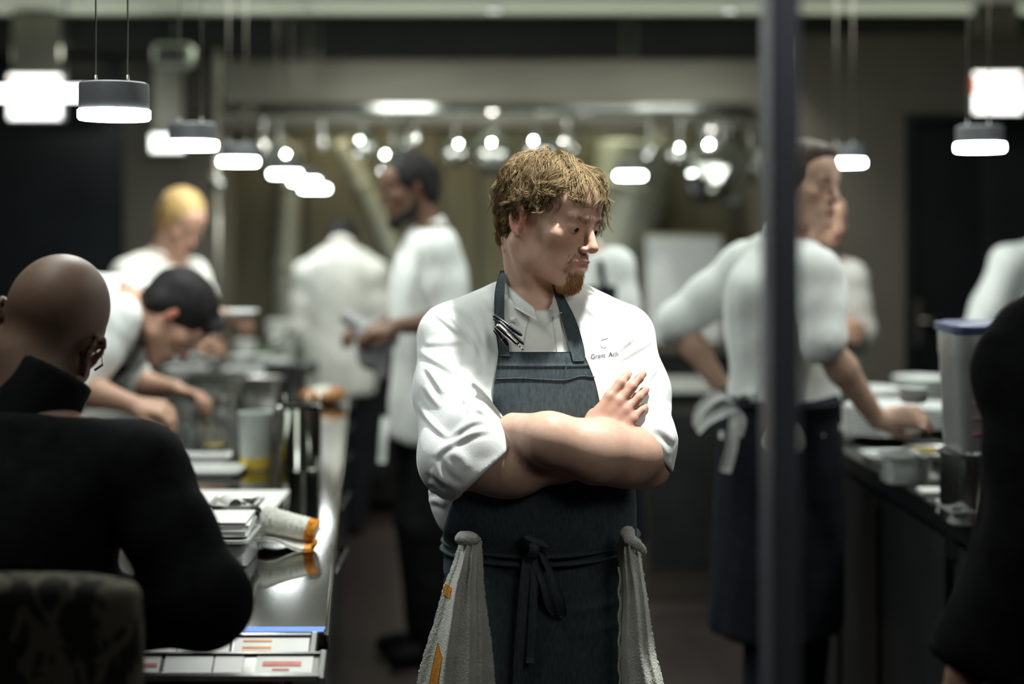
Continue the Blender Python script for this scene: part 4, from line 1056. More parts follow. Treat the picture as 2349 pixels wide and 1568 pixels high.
    s.cut(P(1037, 1160, 2.66), (-.93, .1, .36)); s.cut((0, 2.80, 1), (0, 1, 0)); s.cut(P(1200, 1085, 2.6), (0, 0, 1))
    v, qd = s.mesh(.0055); ob('apron_waist', (wrinkle(v, .0025, 31, 28), qd), M['apron_cloth'], apron, world=True)
    z0 = P(0, 1262, 2.62)[2]
    sk = SDF(); sk.loft((0, 0, 0), (1, 0, 0), (0, 1, 0), (0, 0, 1), [(.44, .060, 2.72, .205, .165), (.60, .060, 2.72, .200, .155), (.80, .058, 2.725, .190, .148), (.92, .056, 2.73, .182, .142), (z0, .055, 2.73, .174, .132)], k=.01, n=2.4, cap=.008)
    v, qd = sk.mesh(.0065, smooth=2)
    dx = .0035*np.sin(v[:, 0]*95+2*vnoise(v*6, 3))*np.clip((.98-v[:, 2])/.25, 0, 1)
    for y_, amp in ((.905, .003), (.865, .0022)): dx -= amp*np.exp(-((v[:, 2]-y_-.10*(v[:, 0]-.12))/.006)**2)*np.clip((v[:, 0]-.06)/.05, 0, 1)
    v[:, 1] += dx*np.where(v[:, 1] < 2.72, 1, 0); ob('apron_skirt', (v, qd), M['apron_cloth'], apron, world=True)
    def ring(py, a, b, r, f): 
        zc = P(0, py, 2.6)[2]; return tube([(.055+a*math.cos(t_)+0, 2.73+b*math.sin(t_), zc+.003*math.sin(2*t_+1)+.006*math.cos(t_)) for t_ in np.linspace(0, 2*math.pi, 49)], r, 8, False, f)
    for py, a in ((1268, .183), (1287, .185)): ob('apron_tie', ring(py, a, .1455, .0095, .5), M['apron_cloth'], apron, world=True)
    X0 = 2.578
    rib = lambda pts, wpx, dz=0.0: sheet(np.stack([crom([P(x-wpx/2, y-dz, d) for x, y, d in pts], 20), crom([P(x, y, d-.003) for x, y, d in pts], 20), crom([P(x+wpx/2, y+dz, d) for x, y, d in pts], 20)], 1), .003)
    for nm, pts, wd, dz in (('apron_tie', [(1216, 1262, X0), (1232, 1300, X0-.010), (1250, 1350, X0-.016), (1262, 1395, X0-.010), (1276, 1412, X0-.004), (1288, 1408, X0-.006), (1289, 1385, X0-.018), (1275, 1340, X0-.024), (1255, 1295, X0-.02), (1240, 1262, X0-.012)], 20, 4), ('apron_tie', [(1212, 1262, X0-.006), (1205, 1320, X0-.012), (1198, 1400, X0-.014), (1190, 1500, X0-.016), (1186, 1580, X0-.018)], 22, 0), ('apron_tie', [(1228, 1264, X0-.004), (1226, 1330, X0-.010), (1222, 1420, X0-.012), (1216, 1520, X0-.014)], 18, 0)):
        ob(nm, rib(pts, wd, dz), M['apron_cloth'], apron, world=True)
    ob('tie_knot', tube(crom([P(1203, 1228, X0-.020), P(1222, 1238, X0-.028), P(1242, 1246, X0-.026), P(1256, 1251, X0-.014)], 10), [.008, .010, .0105, .010, .010, .010, .010, .0105, .010, .007], 10, flat=.6), M['apron_cloth'], apron, world=True)
    ob('tie_knot', tube(crom([P(1222, 1238, X0-.02), P(1226, 1256, X0-.034), P(1222, 1276, X0-.02)], 8), .010, 10, flat=.7), M['apron_cloth'], apron, world=True)
    # neck straps
    for pts, off in (([(625, 1147, 1163), (660, 1136, 1158), (700, 1133, 1157), (750, 1135, 1158), (790, 1141, 1167), (815, 1144, 1170)], .008), ([(655, 1268, 1283), (690, 1276, 1300), (730, 1288, 1320), (780, 1302, 1336), (815, 1311, 1342), (826, 1314, 1338)], .0095)):
        X, Z = span(pts, 26, 6, 2.6); Y = trace(base, X, Z, 2.42, off); Y = np.minimum(Y, 2.76)
        Y = np.where(Z > P(0, 655, 2.6)[2], np.minimum(Y, 2.70), Y)
        ob('apron_strap', sheet(np.stack([X, Y, Z], -1), .003), M['apron_cloth'], apron, world=True)
    # bib hem stitching: a raised pleat below the top edge, a slanting seam
    for pts in ([(1138, 866), (1200, 864), (1290, 868), (1330, 860), (1362, 863)], [(1302, 815), (1296, 850), (1292, 872)]):
        c = crom(pts, 24); X = (c[:, 0]-CX)*2.6/F; Z = CZ-(c[:, 1]-HY)*2.6/F; Y = trace(TOR, X, Z, 2.42, .0068)
        ob('seam', tube(np.stack([X, Y, Z], 1), .0016, 6), M['apron_cloth'], apron, world=True)
    # -- trousers and shoes (below the frame)
    tr = SDF()
    for sx in (-1, 1):
        tr.chain([(np.array([.055+sx*.09, 2.74, .90]), .10), (np.array([.055+sx*.10, 2.72, .49]), .078), (np.array([.055+sx*.11, 2.75, .07]), .068)], k=.03)
    v, qd = tr.mesh(.012); ob('trousers', (v, qd), M['dark_cloth'], o, world=True)
    for sx in (-1, 1):
        s = SDF(); s.cone((.055+sx*.11, 2.78, .045), (.055+sx*.14, 2.60, .036), .044, .036, k=.02); s.cut((0, 0, .004), (0, 0, -1)); v, qd = s.mesh(.009); ob('shoe', (v, qd), M['black_plastic'], o, world=True)
    # -- the side towels
    def towel(label, rows_, knot, flap, folds_, d0, stripes, seed):
        n, m_ = 150, 90
        def pt(v, u):
            T = crom(np.array(rows_, float), 200); tv = np.linspace(0, 1, 200)
            py = np.interp(v, tv, T[:, 0]); xl = np.interp(v, tv, T[:, 1]); xr = np.interp(v, tv, T[:, 2])
            px = xl+(xr-xl)*u
            dep = d0-.03*np.sin(np.pi*u)-.02*v
            for fu, fw, fa in folds_: dep = dep-fa*np.exp(-((u-fu-.04*np.sin(v*3+fu*9))/fw)**2)*np.clip(v*3+.35, 0, 1)
            return np.stack([(px-CX)*dep/F, dep, CZ-(py-HY)*dep/F], -1)
        v, u = np.meshgrid(np.linspace(0, 1, n), np.linspace(0, 1, m_), indexing='ij')
        G = pt(v, u); rr = np.random.RandomState(seed); G[..., 1] -= .0016*rr.rand(n, m_); G[:, 0] += (rr.rand(n, 3)-.5)*.002; G[:, -1] += (rr.rand(n, 3)-.5)*.003
        t_ = thing('towel', label, 'towel', tuple(G[-1, m_//2]+np.array([0, .02, 0])), group='side towels tucked at the hips')
        ob('towel_cloth', sheet(G, .012), M['towel'], t_, world=True)
        s = SDF()
        for c, r_ in knot: s.ell(c, r_, k=.012)
        if flap: s.chain(flap, k=.010)
        kv, kq = s.mesh(.003); kv = kv+rr.randn(*kv.shape)*.0004; ob('towel_tuck', (wrinkle(kv, .002, seed, 60), kq), M['towel'], t_, world=True)
        for v0, v1, u0, u1, sl in stripes:
            vv, uu = np.meshgrid(np.linspace(0, 1, 16), np.linspace(0, 1, 8), indexing='ij'); us = u0+(u1-u0)*uu
            g = pt(np.clip(v0+(v1-v0)*vv+sl*(us-u0), 0, 1), us+.0*vv); g[..., 1] -= .0035+.0008*rr.rand(16, 8)
            ob('stripe', sheet(g, .003), M['orange_band'], t_, world=True)['label'] = 'orange woven stripe'
        return t_
    tl = towel('white terry towel with orange stripes tucked at the hip on the counter side', [(1236, 1058, 1104), (1262, 1048, 1106), (1300, 1036, 1108), (1350, 1016, 1111), (1420, 997, 1120), (1500, 972, 1131), (1568, 955, 1137), (1640, 945, 1142)],
               [(P(1062, 1234, 2.545), (.016, .014, .0105)), (P(1076, 1232, 2.54), (.018, .012, .0075))], [(P(1060, 1236, 2.55), .009), (P(1082, 1236, 2.545), .0075), (P(1104, 1238, 2.55), .002)],
               [(.36, .07, .018), (.62, .06, .012), (.85, .06, .010), (.12, .05, -.004)], 2.575, [(.395, .45, .02, .20, .14), (.66, .90, .16, .27, .55)], 4)
    tw = towel('plain cream terry towel with a frayed edge tucked at the hip near the mullion', [(1230, 1424, 1458), (1262, 1418, 1468), (1300, 1420, 1474), (1360, 1424, 1484), (1430, 1421, 1494), (1500, 1419, 1505), (1568, 1424, 1524), (1640, 1428, 1540)],
               [(P(1441, 1221, 2.555), (.013, .014, .012))], [(P(1424, 1224, 2.55), .005), (P(1442, 1236, 2.54), .0085), (P(1462, 1248, 2.54), .008), (P(1476, 1260, 2.545), .0055), (P(1485, 1269, 2.55), .002)],
               [(.25, .08, .010), (.55, .10, .012), (.85, .07, .008)], 2.575, [], 9)
    G = np.stack([P(1421, y, 2.555)+np.array([.0016*math.sin(y*.11), 0, 0]) for y in range(1300, 1640, 6)]); ob('frayed_edge', tube(G, .0022, 6), M['towel'], tw, world=True)
    # -- pens and peeler clipped at the strap
    def stick(name, label, cat, a, b, r, m_, extra=None, grp=None):
        a, b = np.array(a), np.array(b); L = np.linalg.norm(b-a); t_ = thing(name, label, cat, tuple(a), group=grp)
        t_.rotation_mode = 'QUATERNION'; t_.rotation_quaternion = Vector(b-a).to_track_quat('Z', 'Y')
        ob('barrel', lathe([(0, 0), (r*.6, .001), (r, .004), (r, L*.60), (r*.92, L*.62), (r*.92, L*.9), (r*.5, L*.985), (0, L)], 14), m_, t_)
        if extra: extra(t_, L, r)
        return t_
    def clip(t_, L, r): ob('clip', mv(box(-.0012, .0012, -r-.0035, -r-.0015, .004, L*.45, .0004), 0, 0, 0), M['black_plastic'], t_)
    def chrome(t_, L, r): clip(t_, L, r); ob('cap_ring', lathe([(r*1.06, L*.6), (r*1.12, L*.61), (r*1.06, L*.62)], 14), M['polished'], t_)
    stick('pen', 'black pen lying across the white jacket beside the apron strap, upper one', 'pen', P(1131, 722, 2.575), P(1198, 770, 2.555), .0040, M['black_plastic'], clip, 'pens at the apron strap')
    stick('pen', 'black pen with a clip slanting down along the apron strap, lower one', 'pen', P(1136, 748, 2.57), P(1166, 795, 2.56), .0044, M['black_plastic'], chrome, 'pens at the apron strap')
    stick('pen', 'thin black pen lying close above the silver peeler', 'pen', P(1143, 735, 2.562), P(1202, 790, 2.548), .0032, M['black_plastic'], None, 'pens at the apron strap')
    def peel(t_, L, r):
        ob('emblem', mv(box(-.0035, .0035, -r-.0012, -r+.0005, L*.34, L*.34+.008, .0008), 0, 0, 0), M['print_red'], t_)['label'] = 'small red shield'
        ob('emblem_cross', join(box(-.0007, .0007, -r-.0017, -r-.0010, L*.34+.0015, L*.34+.0065), box(-.0025, .0025, -r-.0017, -r-.0010, L*.34+.0033, L*.34+.0047)), M['white_china'], t_)
        ob('blade', mv(box(-.004, .004, -.0012, .0012, L*.93, L*1.22, .0006), 0, 0, 0), M['polished'], t_)
    stick('peeler', 'silver grey peeler with a small red shield clipped between the pens', 'peeler', P(1139, 744, 2.556), P(1190, 792, 2.546), .0058, M['steel'], peel)
    return o
chef()
# ---------------------------------------------------------------- the other cooks and the two diners at the edges
def J(head, rot, neck, pel, fwd, sh, el, wr, hand, hs=1.0, **k):
    d = dict(head=P(*head), head_rot=rot, neck=P(*neck), pelvis=P(*pel), fwd=fwd, sh=[P(*q) for q in sh], el=[P(*q) for q in el], wr=[P(*q) for q in wr], hand=hand, hs=hs)
    d.update(k); return d
N0 = (0, -1, 0)
# bald diner, black jacket, seen from behind, leaning on the pass
person('person with a shaved head and black jacket seated from behind at the pass', J((112, 768, 2.36), (188, 26, -24), (62, 965, 2.27), (-15, 1690, 2.20), (.20, 1, 0),
    [(-165, 985, 2.28), (318, 1075, 2.22)], [(-230, 1420, 2.32), (476, 1385, 2.13)], [(-150, 1330, 2.55), (175, 1425, 2.31)],
    [((.5, .8, .2), (0, -.4, 1), (25, 30, 20), 1), ((-.55, .8, .12), (0, -.3, 1), (25, 30, 20), -1)], hs=1.10,
    knees=[np.array([-1.02, 2.60, .72]), np.array([-.74, 2.60, .72])], ankles=[np.array([-1.02, 2.66, .34]), np.array([-.74, 2.66, .34])]),
    M['skin_bald'], dict(jacket=M['black_jacket'], trousers=M['black_jacket'], shoes=M['black_plastic'], sleeve=.8, collar_h=.090, collar_tilt=(.55, 0, 0), hem=-.12, girth=.98, brow=M['hair_brown'], amp=.006, bend=.03, hh=.005, fine_head=True))
bd = [o for o in bpy.data.objects if o.name.startswith('person') and 'shaved head' in o.get('label', '')][0]
Rb = head_R(188, 26, -24); hb = P(112, 768, 2.36)
for x in (-1, 1): ob('eyeglasses', tube([hb+Rb@np.array(q)*1.1 for q in ((x*.060, -.098, .004), (x*.078, -.060, .006), (x*.083, -.010, .008), (x*.084, .016, .004), (x*.080, .030, -.014))], .0022, 8), M['polished'], bd, world=True)
# cook bent low over the pass, dark fringe hanging
person('person with a dark fringe bending low over the pass in a white jacket', J((400, 726, 4.25), (100, 62, 14), (305, 682, 4.28), (-30, 925, 4.34), (.62, -.45, 0),
    [(272, 728, 4.08), (262, 690, 4.50)], [(176, 886, 4.00), (300, 880, 4.62)], [(300, 926, 3.96), (400, 890, 4.55)],
    [((.9, 0, -.15), (-.2, -.5, 1), (35, 40, 20), 1), ((.9, -.3, -.2), (0, .2, 1), (30, 40, 20), -1)], hs=1.06),
    M['skin_warm'], dict(jacket=M['white_cloth'], trousers=M['dark_cloth'], apron=M['navy_cloth'], bib=True, sleeve=.22, hair=M['hair_dark'], hair_cap=dict(r=(.088, .112, .098), line=((0, -.082, .030), (0, -1, -.20)), extra=[((0, -.088, .065), (.060, .045, .050)), ((.01, -.112, .020), (.045, .022, .050)), ((.01, -.118, .062), (.058, .060, .046))]), amp=.005))
# blonde cook leaning in from the far left
person('person with tied back blonde hair in a white jacket leaning at the far left', J((415, 510, 5.4), (48, 30, 6), (372, 598, 5.42), (225, 880, 5.35), (.70, -.60, 0),
    [(300, 636, 5.30), (440, 628, 5.48)], [(330, 790, 5.12), (470, 735, 5.30)], [(440, 775, 5.00), (498, 722, 5.02)],
    [((.9, -.2, -.1), (0, -.4, 1), (40, 40, 20), 1), ((.75, -.2, -.1), (0, -.4, 1), (40, 40, 20), -1)], hs=.98),
    M['skin_warm'], dict(jacket=M['cream_cloth'], trousers=M['dark_cloth'], sleeve=.3, hair=M['hair_blond'], hair_cap=dict(r=(.086, .106, .096), line=((0, -.086, .055), (0, -1, -.40)), extra=[((0, .115, .000), (.030, .035, .045))]), brow=M['hair_blond'], girth=.92))
# cook with his back turned, at the stove
person('person in a cream jacket with back turned and head bowed at the stove', J((784, 560, 7.44), (180, 46, 0), (782, 570, 7.28), (778, 812, 7.30), (0, 1, 0),
    [(702, 630, 7.26), (862, 630, 7.26)], [(688, 752, 7.28), (880, 752, 7.28)], [(700, 770, 7.54), (858, 770, 7.54)],
    [((.2, .9, -.1), (0, 0, 1), (30, 35, 20), -1), ((-.2, .9, -.1), (0, 0, 1), (30, 35, 20), 1)]),
    M['skin_warm'], dict(jacket=M['cream_cloth'], trousers=M['dark_cloth'], sleeve=.8, hair=M['hair_dark'], amp=.006, hem=-.20))
# tall bearded cook looking at his work
person('person with dark beard and cropped hair in profile, white jacket, wiping with a grey rag', J((938, 432, 5.2), (-72, 12, -4), (985, 528, 5.22), (985, 925, 5.25), (-1, -.35, 0),
    [(1006, 572, 5.02), (985, 565, 5.42)], [(1040, 735, 4.98), (925, 735, 5.46)], [(912, 748, 4.88), (868, 752, 5.32)],
    [((-.95, -.05, -.15), (0, -.5, .9), (30, 35, 20), -1), ((-.8, -.4, -.1), (0, -.3, .9), (30, 35, 20), 1)], hs=1.0),
    M['skin_dark'], dict(jacket=M['white_cloth'], trousers=M['black_jacket'], sleeve=.16, hem=-.13, hair=M['hair_dark'], hair_cap=dict(r=(.081, .1015, .0915)), beard=M['hair_dark'], brow=M['hair_dark'], amp=.006))
# cook hidden behind the chef's head
person('person in a white jacket and dark bib apron standing right behind the chef', J((1318, 500, 5.0), (-15, 18, 0), (1338, 580, 5.05), (1345, 890, 5.1), (-.2, -1, 0),
    [(1256, 612, 5.05), (1408, 612, 5.05)], [(1250, 770, 5.02), (1436, 770, 5.02)], [(1300, 830, 4.82), (1390, 830, 4.82)],
    [((.6, -.7, -.2), (0, -.3, 1), (30, 35, 20), -1), ((-.6, -.7, -.2), (0, -.3, 1), (30, 35, 20), 1)]),
    M['skin_warm'], dict(jacket=M['white_cloth'], trousers=M['dark_cloth'], apron=M['navy_cloth'], bib=True, bib_top=.10, sleeve=.3, hair=M['hair_brown']))
# cook half hidden by the upright, reaching over the right pass
person('person with short brown hair half behind the upright, reaching to the right pass', J((1846, 424, 4.0), (42, 4, 3), (1806, 552, 4.05), (1790, 975, 4.08), (.72, -.62, 0),
    [(1705, 612, 4.28), (1868, 628, 3.86)], [(1556, 742, 4.30), (1888, 782, 3.80)], [(1662, 898, 4.26), (2012, 962, 3.86)],
    [((.55, -.25, -.5), (-.2, -.9, .3), (35, 45, 25), -1), ((.95, -.10, .10), (-.25, -.75, .6), (22, 34, 20), 1)], hs=1.0),
    M['skin'], dict(jacket=M['white_cloth'], trousers=M['navy_cloth'], apron=M['navy_cloth'], sleeve=(.10, .06), hem=-.05, hair=M['hair_brown'], hair_cap=dict(r=(.0805, .1015, .0925), line=((0, -.080, .072), (0, -1, -.30)), extra=[((0, -.045, .085), (.052, .045, .036))]), girth=1.12, amp=.007))
# bearded cook further back, hands clasped
person('person with stubble in a beige shirt, hand at the elbow, behind the reaching cook', J((1886, 502, 5.52), (26, 6, 0), (1890, 600, 5.58), (1890, 960, 5.65), (.25, -1, 0),
    [(1806, 640, 5.58), (1948, 642, 5.54)], [(1800, 756, 5.54), (1972, 758, 5.50)], [(1896, 748, 4.97), (1880, 786, 4.98)],
    [((.80, -.1, -.15), (0, -1, .2), (30, 45, 30), -1), ((-.9, -.1, .1), (0, -1, .2), (30, 45, 30), 1)], hs=.98),
    M['skin_warm'], dict(jacket=M['beige_cloth'], trousers=M['dark_cloth'], sleeve=.04, hair=M['hair_dark'], hair_cap=dict(r=(.081, .1015, .0915), line=((0, -.080, .072), (0, -1, -.30))), beard=M['hair_brown'], brow=M['hair_dark']))
# cook cut by the right edge, white back
person('person in a white jacket bending away at the right edge, behind the lidded tub', J((2500, 590, 5.85), (165, 45, 0), (2450, 556, 5.60), (2440, 930, 5.55), (.1, 1, 0),
    [(2312, 606, 5.52), (2570, 606, 5.60)], [(2228, 800, 5.48), (2640, 800, 5.50)], [(2205, 850, 5.75), (2600, 870, 5.80)],
    [((.1, .9, -.2), (0, .1, 1), (30, 35, 20), -1), ((-.2, .9, -.2), (0, .1, 1), (30, 35, 20), 1)]),
    M['skin_warm'], dict(jacket=M['white_cloth'], trousers=M['dark_cloth'], sleeve=.15, hair=M['hair_brown'], amp=.005, girth=1.25))
# diner in black at the right edge, only the arm in view
person('person in a black jacket cut by the right edge, arm hanging in the foreground', J((2590, 330, 2.12), (30, 0, 0), (2600, 600, 2.14), (2600, 1380, 2.14), (.2, 1, 0),
    [(2372, 868, 2.10), (2835, 868, 2.18)], [(2356, 1225, 2.06), (2890, 1230, 2.16)], [(2212, 1545, 2.06), (2850, 1560, 2.10)],
    [((-.28, .05, -1), (-.9, -.3, .2), (22, 28, 18), -1), ((0, .05, -1), (1, 0, 0), (22, 28, 18), 1)]),
    M['skin_warm'], dict(jacket=M['black_jacket'], trousers=M['black_jacket'], sleeve=.97, hair=M['hair_brown'], amp=.011, puff=.016))

cook = [o for o in bpy.data.objects if o.name.startswith('person') and 'half behind the upright' in o.get('label', '')][0]
def ribbon(name, pts, wd, m_, par, t=.004):
    c = crom(pts, 18); u = nrm(np.cross(c[-1]-c[0], (0, 1, 0)))
    G = np.stack([c-u*wd/2, c+np.array([0, -.003, 0]), c+u*wd/2], 1); return ob(name, sheet(G, t), m_, par, world=True)
for k, pts in enumerate(([(1690, 925, 3.95), (1650, 905, 3.90), (1606, 940, 3.88), (1596, 985, 3.88), (1625, 960, 3.90), (1688, 930, 3.93)], [(1690, 925, 3.95), (1684, 980, 3.92), (1678, 1030, 3.92), (1664, 1082, 3.93)], [(1692, 925, 3.95), (1704, 960, 3.92), (1702, 1000, 3.92)], [(1690, 926, 3.95), (1720, 900, 3.92), (1736, 930, 3.92), (1694, 934, 3.93)])):
    ribbon('apron_bow', [P(*q) for q in pts], .030, M['white_cloth'], cook)
ck = [o for o in bpy.data.objects if o.name.startswith('person') and 'grey rag' in o.get('label', '')][0]
for pts in ([(884, 955, 5.02), (880, 1000, 5.0), (876, 1060, 5.0)],): ribbon('apron_string', [P(*q) for q in pts], .028, M['white_cloth'], ck)
r0 = P(868, 775, 4.93); s_ = SDF()
s_.ell(r0, (.07, .05, .045), k=.02); s_.ell(r0+np.array([-.03, .0, -.05]), (.05, .035, .06), k=.02); s_.cone(r0, r0+np.array([-.11, .02, .07]), .035, .025, k=.03); s_.cone(r0, r0+np.array([.01, 0, -.13]), .045, .02, k=.02)
v, qd = s_.mesh(.008); tag(ob('rag', (wrinkle(v, .006, 5, 40), qd), M['grey_towel'], loc=tuple(r0), world=True), 'crumpled grey rag in the hands of the bearded cook', 'rag')
# ---------------------------------------------------------------- things on the passes, on the hood rail and in front
def on(px, py, ztop=TOP):
    """where the ray through this pixel meets a level surface"""
    d = F*(CZ-ztop)/(py-HY); return P(px, py, d)
def pan(name, lab, cat, p, w_, dp, h, m_='steel', rz=0.0, grp=None, flange=.012):
    """open rectangular tray or hotel pan with rolled rim, walls and floor"""
    t = thing(name, lab, cat, tuple(p), rz, grp); a, b, k = w_/2, dp/2, .0018; q = .88
    def ring(sx, sy, z, r=.018, n=5):
        o = []
        for cx_, cy_, a0 in ((1, 1, 0), (-1, 1, 90), (-1, -1, 180), (1, -1, 270)):
            for i in range(n):
                an = math.radians(a0+90*i/(n-1)); o.append((cx_*(sx-r)+r*math.cos(an), cy_*(sy-r)+r*math.sin(an), z))
        return o
    rings = [ring(a*q, b*q, .0), ring(a*q+.002, b*q+.002, .004), ring(a-flange, b-flange, h-.003), ring(a-flange+.003, b-flange+.003, h), ring(a, b, h), ring(a, b, h-.006), ring(a-.003, b-.003, h-.006), ring(a-.003, b-.003, h-.003), ring(a-flange-k, b-flange-k, h-.004), ring(a*q-k, b*q-k, .003)]
    n = len(rings[0]); V = np.array([v for r in rings for v in r]); Fc = []
    for i in range(len(rings)-1):
        for j in range(n): Fc.append((i*n+j, i*n+(j+1) % n, (i+1)*n+(j+1) % n, (i+1)*n+j))
    Fc.append(tuple(range(n))[::-1]); Fc.append(tuple(range((len(rings)-1)*n, len(rings)*n)))
    ob('pan_body', (V, Fc), M[m_], t, auto=40); return t
def fill(t, w_, dp, z, m_, seed=1, amp=.004, name='contents'):
    nx, ny = 18, 18; x, y = np.meshgrid(np.linspace(-w_/2, w_/2, nx), np.linspace(-dp/2, dp/2, ny), indexing='ij'); r = np.random.RandomState(seed)
    G = np.stack([x, y, z+amp*r.rand(nx, ny)], -1); return ob(name, sheet(G, -.006, (0, 0, 1)), M[m_], t)
def jar(lab, p, r, h, liquid=None, level=.5, grp=None, name='glass_jar', lid=None, m_='glass'):
    t = thing(name, lab, 'jar' if 'jar' in name else 'container', tuple(p), group=grp)
    ob('body', lathe([(0, .0), (r*.9, 0), (r, .004), (r, h*.78), (r*.86, h*.88), (r*.86, h*.97), (r*.90, h), (r*.82, h), (r*.80, h*.88), (r*.94, h*.77), (r*.94, .006), (0, .006)], 24), M[m_], t, auto=50)
    if liquid: ob('liquid', lathe([(0, .007), (r*.92, .007), (r*.92, h*level), (0, h*level)], 24), M[liquid], t, auto=50)
    if lid: ob('lid', lathe([(0, h+.012), (r*.92, h+.012), (r*.95, h+.008), (r*.95, h-.008), (r*.91, h-.008)], 24), M[lid], t, auto=50)
    return t
def bowl(lab, p, r, h, m_='white_china', name='bowl', grp=None, cat='bowl'):
    t = thing(name, lab, cat, tuple(p), group=grp)
    ob('bowl_body', lathe([(0, 0), (r*.45, 0), (r*.47, .006), (r*.78, h*.45), (r, h), (r*.965, h), (r*.74, h*.47), (r*.4, .010), (0, .010)], 32), M[m_], t, auto=60); return t
def plate(lab, p, r, grp, m_='white_china'):
    t = thing('plate', lab, 'plate', tuple(p), group=grp)
    ob('plate_body', lathe([(0, 0), (r*.58, 0), (r*.62, .004), (r*.98, .020), (r, .022), (r*.985, .025), (r*.64, .009), (0, .007)], 40), M[m_], t, auto=60); return t
def pot(lab, p, r, h, name='steel_pot', m_='polished', grp=None, cat='pot'):
    t = thing(name, lab, cat, tuple(p), group=grp)
    ob('wall', lathe([(0, 0), (r*.95, 0), (r, .006), (r, h-.004), (r*1.06, h), (r*1.06, h+.003), (r*.97, h+.002), (r*.96, .006), (0, .005)], 32), M[m_], t, auto=50); return t
# --- near things on the left pass
p = on(522, 1283); t = pan('storage_tub', 'clear shallow plastic tub holding the stack of white cards', 'tub', p, .115, .16, .056, 'clear')
q = (p[0]+.004, p[1]+.01, TOP+.058)
for i in range(9):
    c = tag(ob('card', box(-.044, .044, -.062, .062, 0, .0026, .0006), M['paper'], loc=(q[0]+rnd.uniform(-.003, .003), q[1]+rnd.uniform(-.003, .003), q[2]+.0034*i), smooth=False), 'plain white card in the short stack on the clear tub', 'card', 'stack of white cards'); c.rotation_euler = (0, 0, rnd.uniform(-.05, .05)+.04)
p = on(542, 1240); t = pan('steel_pan', 'small square steel pan of rolled napkins behind the white cards', 'pan', p, .108, .12, .088, 'steel')
for i, (dx, dy, rz, dz) in enumerate(((-.028, -.012, .5, .070), (.004, .012, .35, .074), (.030, -.008, .75, .066), (-.008, -.02, .55, .085))):
    nk = thing('napkin_roll', 'beige rolled napkin in the small steel pan', 'napkin', (p[0]+dx, p[1]+dy, p[2]+dz), rz, 'rolled napkins in the steel pan')
    sp = [(.0045+.0012*a)*np.array([math.cos(a), math.sin(a)]) for a in np.linspace(0, 12.5, 60)]
    G = np.array([[(x, y, z) for x, z in sp] for y in np.linspace(-.03, .03, 4)]); ob('cloth_roll', sheet(G, .0012, (.7, 0, .7)), M['cream_cloth'], nk)
# rolled bar towel with an orange end
p = on(655, 1252); t = thing('bar_towel', 'white terry towel with orange edge, folded and rolled on the steel worktop', 'towel', tuple(p), -.05)
v, u = np.meshgrid(np.linspace(0, 1, 60), np.linspace(0, 1, 40), indexing='ij'); rr = np.random.RandomState(3)
def roll(v, u, s=1.0):
    an = u*2*np.pi; ax = np.stack([-.052+.118*v, .004+0*v, .060-.026*v], -1); r = (.031-.007*v)*s
    G = ax+np.stack([.25*r*np.sin(an), r*np.cos(an)*1.05, r*np.sin(an)*.80+0*v], -1); G[..., 2] = np.maximum(G[..., 2], .018-.012*v); return G
G = roll(v, u)+rr.randn(60, 40, 3)*.0009; vi, fi = sheet(G[:50], -.004, (0, 0, 1)); ob('roll', (vi, fi), M['towel'], t)
G2 = roll(.83+.17*v, u, 1.02)+rr.randn(60, 40, 3)*.0008; ob('orange_edge', sheet(G2, -.004, (0, 0, 1)), M['orange_band'], t)
en = roll(np.full((1, 40), 1.0), u[:1]*1.0)[0]; ob('roll_end', (np.vstack([en, en.mean(0)[None]+np.array([.004, 0, 0])]), [(i, (i+1) % 39, 40) for i in range(39)]), M['towel'], t)
x, y = np.meshgrid(np.linspace(-.060, .052, 50), np.linspace(-.045, .05, 40), indexing='ij'); G = np.stack([x, y, .004+.020*np.exp(-((x+.03)/.05)**2)+.003*np.sin(y*80+x*30)+rr.rand(50, 40)*.0015], -1); ob('fold', sheet(G, -.006, (0, 0, 1)), M['towel'], t)
x, y = np.meshgrid(np.linspace(.046, .060, 12), np.linspace(-.045, .05, 40), indexing='ij'); G = np.stack([x, y, .007+.003*np.sin(y*80+x*30)+rr.rand(12, 40)*.0015], -1); ob('orange_fringe', sheet(G, -.006, (0, 0, 1)), M['orange_band'], t)
# --- middle distance: deli tub, bain-marie, jars, trays
p = on(586, 1074)
t = thing('deli_tub', 'tall frosted plastic tub with yellow oil at the bottom', 'container', tuple(p))
ob('tub_wall', lathe([(0, 0), (.040, 0), (.0415, .003), (.0465, .152), (.0485, .154), (.0485, .158), (.0445, .158), (.0395, .005), (0, .004)], 32), M['frosted'], t, auto=50)
ob('oil', lathe([(0, .0035), (.0418, .0035), (.0432, .034), (0, .034)], 32), M['yellow'], t, auto=50)
p = on(688, 1072); t = pot('polished steel cylinder pot beside the deli tub, with lamp reflections', p, .060, .168, 'bain_marie', 'polished', cat='pot')
for k in range(3):
    l = thing('spoon', 'steel spoon handle sticking up from the polished cylinder pot', 'spoon', (p[0]+(-.03, .012, .035)[k], p[1]+(.01, -.02, .02)[k], p[2]+.010), group='spoons in the cylinder pot')
    e = np.array([(-.014, .010, .02)[k], (0, .01, -.01)[k], .195]); ob('handle', tube(crom([(0, 0, .02), e*.5, e], 8), [.004, .004, .004, .004, .004, .005, .006, .004], 8, flat=.4), M['polished'], l); b = ob('bowl_end', lathe([(0, -.003), (.012, 0), (.016, .006), (.014, .007), (0, .001)], 16), M['polished'], l); b.location = (0, 0, .008)
